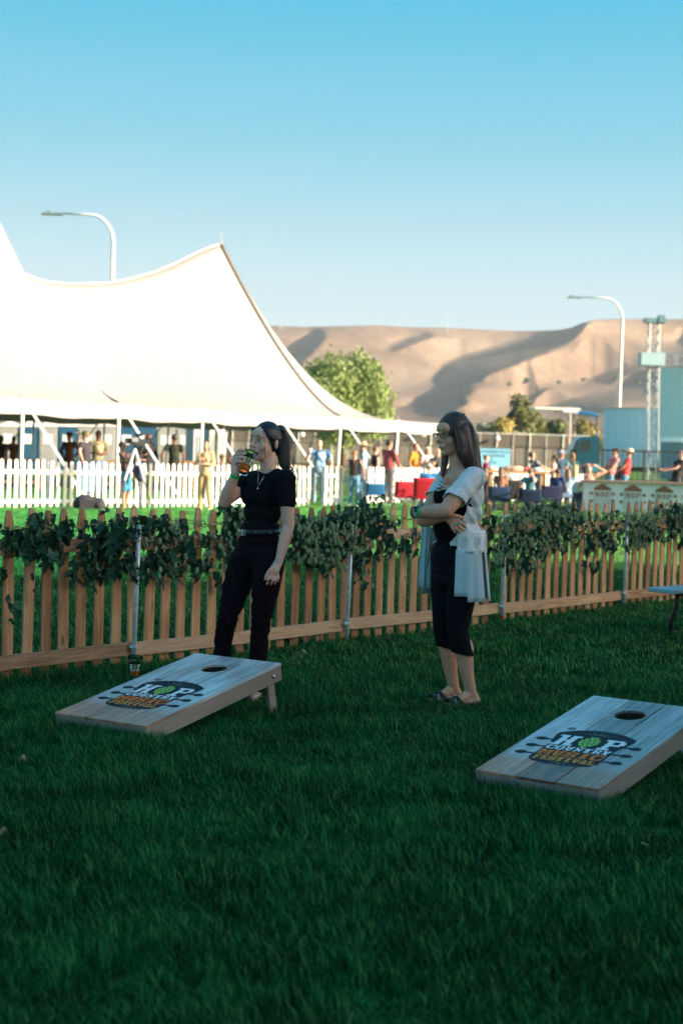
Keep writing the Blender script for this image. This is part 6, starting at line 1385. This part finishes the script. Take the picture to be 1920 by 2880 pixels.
F(1612, 42.6, 1308, 175, 'blonde person in a white tee sitting with her back turned', 'f', ((.58, .66, .66), None), seated=True, hair=(.58, .40, .18), hairlen='long', sex='f', wide=1.1)
F(1652, 43.2, 1305, -15, 'sitting person in sunglasses with hands raised to the head', 'p', ((.60, .32, .25), None), seated=True, hair=(.22, .10, .04), hand_r=(-.14, -.02, 1.28), hand_l=(.20, -.05, 1.26), sleeve=.3)
F(1708, 44.5, 1254, -75, 'man in a pink shirt and dark cap bending over the bar', 't', ((.55, .16, .16), (.62, .22, .22)), sleeve=.25, hat=('cap', (.05, .025, .02)), hair=(.04, .02, .02), lean=16, hand_r=(-.05, -.35, .95), hand_l=(.05, -.30, .95), legs=(.08, .22, .34), wide=1.15)
F(1752, 46, 1257, -100, 'person in a red tee and cream cap behind the man in pink', 't', ((.58, .05, .06), None), hat=('cap', (.70, .56, .40)), hair=(.06, .03, .02), lean=10, hand_r=(-.05, -.35, 1.0), hand_l=(.1, -.35, 1.0), legs=(.08, .2, .32), wide=1.1)
F(1896, 44, 1263, -80, 'dark haired man in a black tee cut off by the right edge', 'p', ((.012, .012, .014), None), hair=(.04, .02, .015), hand_r=(-.05, -.40, 1.2), hand_l=(.1, -.4, 1.15), lean=14, legs=(.03, .03, .04), wide=1.2)
F(1486, 39.5, 1345, 165, 'person with brown hair leaning back in a navy camp chair, arms behind the head', 'p', ((.04, .16, .18), None), seated=True, hair=(.16, .09, .05), hand_l=(.30, -.02, 1.10), hand_r=(-.1, .05, 1.18), sleeve=.3)
F(1404, 40.2, 1344, 175, 'tanned person with brown hair sitting low between the navy chairs', 't', ((.25, .12, .08), None), seated=True, hair=(.13, .06, .03), hairlen='long', sex='f')
F(1563, 40.5, 1352, 150, 'person in a dark blue shirt sitting under the crowd at the right', 'd', ((.015, .04, .12), None), seated=True, hair=(.03, .02, .02))
F(1592, 41, 1358, -170, 'person in a bright blue and white shirt sitting beside the banner', 't', ((.05, .25, .48), (.5, .6, .66)), seated=True, hair=(.2, .1, .05), hairlen='long', sex='f')

def camp_chair(px, Y, top_py, col, label, rz=0.0, w=.52):
    g = gx(px, Y); zt = at(px, top_py, Y).z; root = empty('camp_chair', g, rz, label, 'camp chair', 'folding camp chairs on the sunny lawn'); c = cloth(col, .12); bl = BLACK
    def sheet(name, pts, parent=root):
        v = []; f = []; n = 6; a, b, c_, d = [Vector(p) for p in pts]
        for j in range(n + 1):
            for i in range(n + 1):
                u, t = i / n, j / n; p = a.lerp(b, u).lerp(d.lerp(c_, u), t); p.y -= .015 * math.sin(PI * u) * (1 if name == 'back' else 0); p.z -= .045 * math.sin(PI * u) * (1 if name == 'seat' else .12); v.append(p)
        for j in range(n):
            for i in range(n): q = j * (n + 1) + i; f.append((q, q + 1, q + n + 2, q + n + 1))
        o = MB().add(v, f).build(name, c, parent, smooth=True, fix=False); o.modifiers.new('s', 'SOLIDIFY').thickness = .012; return o
    h = w / 2; sheet('back', [(-h, .06, .36), (h, .06, .36), (h, -.06, zt), (-h, -.06, zt)]); sheet('seat', [(-h, .0, .42), (h, .0, .42), (h, .46, .45), (-h, .46, .45)])
    for s_ in (-1, 1):
        m = MB(); m.tube([(s_ * h, -.02, 0), (s_ * h, .05, .4), (s_ * h, -.06, zt)], .011, 6); m.tube([(s_ * h, .5, 0), (s_ * h, .46, .62)], .011, 6); m.build('leg', bl, root)
        m = MB(); m.tube([(s_ * h, -.02, .03), (s_ * h, .48, .43)], .010, 6); m.tube([(s_ * h, .5, .03), (s_ * h, .02, .4)], .010, 6); m.tube([(-s_ * h, -.02, .03), (s_ * h, .0, .42)], .010, 6); m.tube([(-s_ * h, .5, .03), (s_ * h, .46, .44)], .010, 6); m.build('brace', bl, root)
        o = MB().box((s_ * (h + .02), .22, .63), (.08, .50, .015)).build('armrest', c, root)
        m = MB(); m.ball((s_ * h, -.02, .02), .022, 8, 6); m.ball((s_ * h, .05, .40), .020, 8, 6); m.build('joint', mat('chair_joint', (.55, .55, .55), .3), root, smooth=True)
camp_chair(1055, 41, 1360, (.02, .16, .36), 'blue camp chair with its back turned, right of the woman in jeans')
camp_chair(1138, 39.2, 1354, (.42, .015, .03), 'red camp chair left of the occupied one', .12)
camp_chair(1194, 38.6, 1344, (.55, .015, .03), 'bright red camp chair with a person in a grey cap', -.1, .60)
camp_chair(1402, 38.6, 1368, (.008, .03, .09), 'navy camp chair right behind the woman in white', .05, .56)
camp_chair(1440, 40.8, 1350, (.012, .012, .014), 'black camp chair behind the navy one', .2, .5)
camp_chair(1490, 38.4, 1376, (.006, .02, .07), 'navy camp chair under the reclining person', -.05, .60)
camp_chair(1548, 40.0, 1366, (.008, .012, .06), 'indigo camp chair at the right of the seated group', .1, .56)

def tripod():
    Y = 34.8; g = gx(385, Y); P = lambda px, py, dy=0: at(px, py, Y + dy) - g; root = empty('video_tripod', g, 0, 'tall silver camera tripod in front of the white fence', 'tripod'); ap = P(380, 1262)
    for fp in ((322, 1432, -.3), (432, 1434, -.35), (398, 1428, .5)):
        f = P(*fp); f.z = 0; m = MB(); m.tube([ap, ap.lerp(f, .5)], .030, 8); l = m.build('leg', mat('tripod_silver', (.62, .64, .66), .35), root); m = MB(); m.tube([ap.lerp(f, .48), f], .016, 6); m.build('lower_leg', BLACK, l)
    MB().tube([ap - Vector((0, 0, .35)), ap + Vector((0, 0, .1))], .03, 8).build('column', BLACK, root)
    m = MB(); m.tube([ap + Vector((0, 0, .06)), P(350, 1285, -.1)], .011, 6); m.build('pan_handle', BLACK, root)
    m = MB(); cap_geo(m, P(388, 1322), .11, P(398, 1345), .08, flat=(1.3, .8)); m.build('hanging_bag', cloth((.04, .06, .14), .2, (.3, .04, .08)), root, smooth=True)
    q = at(385, 1243, Y); cr = empty('video_camera', q, .25, 'black video camera with lens and microphone on the silver tripod', 'camera'); bk = mat('camera_black', (.04, .045, .05), .4, .3, 20)
    MB().box((.02, 0, 0), (.34, .14, .15)).build('body', bk, cr); m = MB(); m.tube([(.18, 0, .01), (.30, 0, .01), (.31, 0, .01), (.38, 0, .01)], [.055, .055, .07, .075], 14); m.build('lens', bk, cr)
    m = MB(); m.tube([(-.12, 0, .07), (-.08, 0, .14), (.12, 0, .14), (.14, 0, .07)], .014, 6); m.build('handle', bk, cr); MB().tube([(.02, -.05, .17), (.30, -.05, .18)], .022, 8).build('microphone', bk, cr); MB().box((-.20, 0, .02), (.12, .11, .12)).build('battery', bk, cr); MB().box((-.05, -.12, .05), (.14, .02, .10)).build('monitor', mat('camera_grey', (.25, .27, .28), .4), cr)
tripod()
def bag():
    g = gx(252, 34.4); root = empty('gear_bag', g, .1, 'black soft camera bag lying on the grass before the white fence', 'bag'); c = cloth((.03, .028, .032), .3)
    o = fuse('body', [('c', (-.22, 0, .17), .15, (.20, 0, .17), .15, (1, 1)), ('e', (-.1, 0, .22), (.24, .17, .16)), ('e', (.22, -.03, .14), (.14, .16, .14))], c, root, .02, 2, cuts=[((0, 0, .0), (0, 0, -1))])
    m = MB(); m.tube([(-.2, -.1, .33), (-.12, -.12, .42), (.08, -.12, .42), (.15, -.1, .33)], .014, 6); m.build('handle', c, root); MB().box((-.05, -.165, .17), (.30, .03, .18)).build('pocket', c, root); m = MB(); cap_geo(m, (.38, -.05, .04), .04, (.75, -.12, .03), .03); m.build('strap', c, root, smooth=True)
bag()
def high_table(px0, px1, Y, py, label, col=(.42, .24, .11), n=0):
    a, b = gx(px0, Y), gx(px1, Y); z = at(px0, py, Y).z; w = b.x - a.x; root = empty('bar_table', (a.x + w / 2, Y, 0), 0, label, 'table', 'high wooden tables'); wm = mat('table_wood', col, .5, .2, 4)
    MB().box((0, 0, z - .03), (w, .8, .06)).build('table_top', wm, root)
    for x in (-w / 2 + .12, w / 2 - .12):
        for y in (-.3, .3): MB().box((x, y, (z - .06) / 2), (.07, .07, z - .06)).build('leg', wm, root)
    MB().box((0, 0, .3), (w - .2, .06, .08)).build('stretcher', wm, root); return a.x, z, w, root
high_table(-20, 120, 46, 1289, 'high wooden table at the far left under the tent'); high_table(240, 345, 47, 1293, 'high wooden table behind the man in plaid'); high_table(505, 560, 47, 1296, 'short high wooden table left of the woman in beige'); high_table(800, 960, 48, 1306, 'long wooden table behind the man in the blue shirt')
x0, z0, w0, _ = high_table(1362, 1535, 44, 1322, 'cluttered wooden table below the blue sign', (.50, .36, .25))
rr = random.Random(8)
for k, (dx, c, nm, lb) in enumerate([(.15, (.62, .5, .42), 'folded_cloth', 'pale folded cloth at the left end of the cluttered table'), (.42, (.5, .36, .28), 'cardboard_box', 'long low tan box on the cluttered table'), (.72, (.6, .12, .10), 'folded_cloth', 'red bundle on the cluttered table'), (.85, (.7, .7, .68), 'folded_cloth', 'white bundle next to the red one')]):
    m = MB()
    for q in range(3): m.ball((rr.uniform(-.12, .12), rr.uniform(-.05, .05), .05), (.14 + .12 * (k == 1), .10, .07 + .03 * (k == 1)), 10, 6)
    o = m.build(nm, cloth(c, .2), None, smooth=True); o.location = (x0 + w0 * dx, 44, z0); tag(o, lb, 'cloth' if 'cloth' in nm else 'box')
for k, px in enumerate((318, 548, 700, 935)): pass
# ------------------------------------------------------------------ thin evening haze over the valley
def haze():
    m = bpy.data.materials.new('evening_haze'); m.use_nodes = True; N = m.node_tree.nodes; L = m.node_tree.links; N.remove(N['Principled BSDF'])
    v = N.new('ShaderNodeVolumePrincipled'); v.inputs['Color'].default_value = (.80, .90, 1.0, 1); v.inputs['Density'].default_value = .00010; v.inputs['Anisotropy'].default_value = 0.0
    L.new(v.outputs[0], N['Material Output'].inputs['Volume'])
    x0, x1, y0, y1, z0, z1 = -3100, 3100, -700, 4100, -6, 178
    o = MB().box(((x0 + x1) / 2, (y0 + y1) / 2, (z0 + z1) / 2), (x1 - x0, y1 - y0, z1 - z0)).build('haze', m); tag(o, 'thin bluish evening haze over the valley', kind='stuff')
haze()
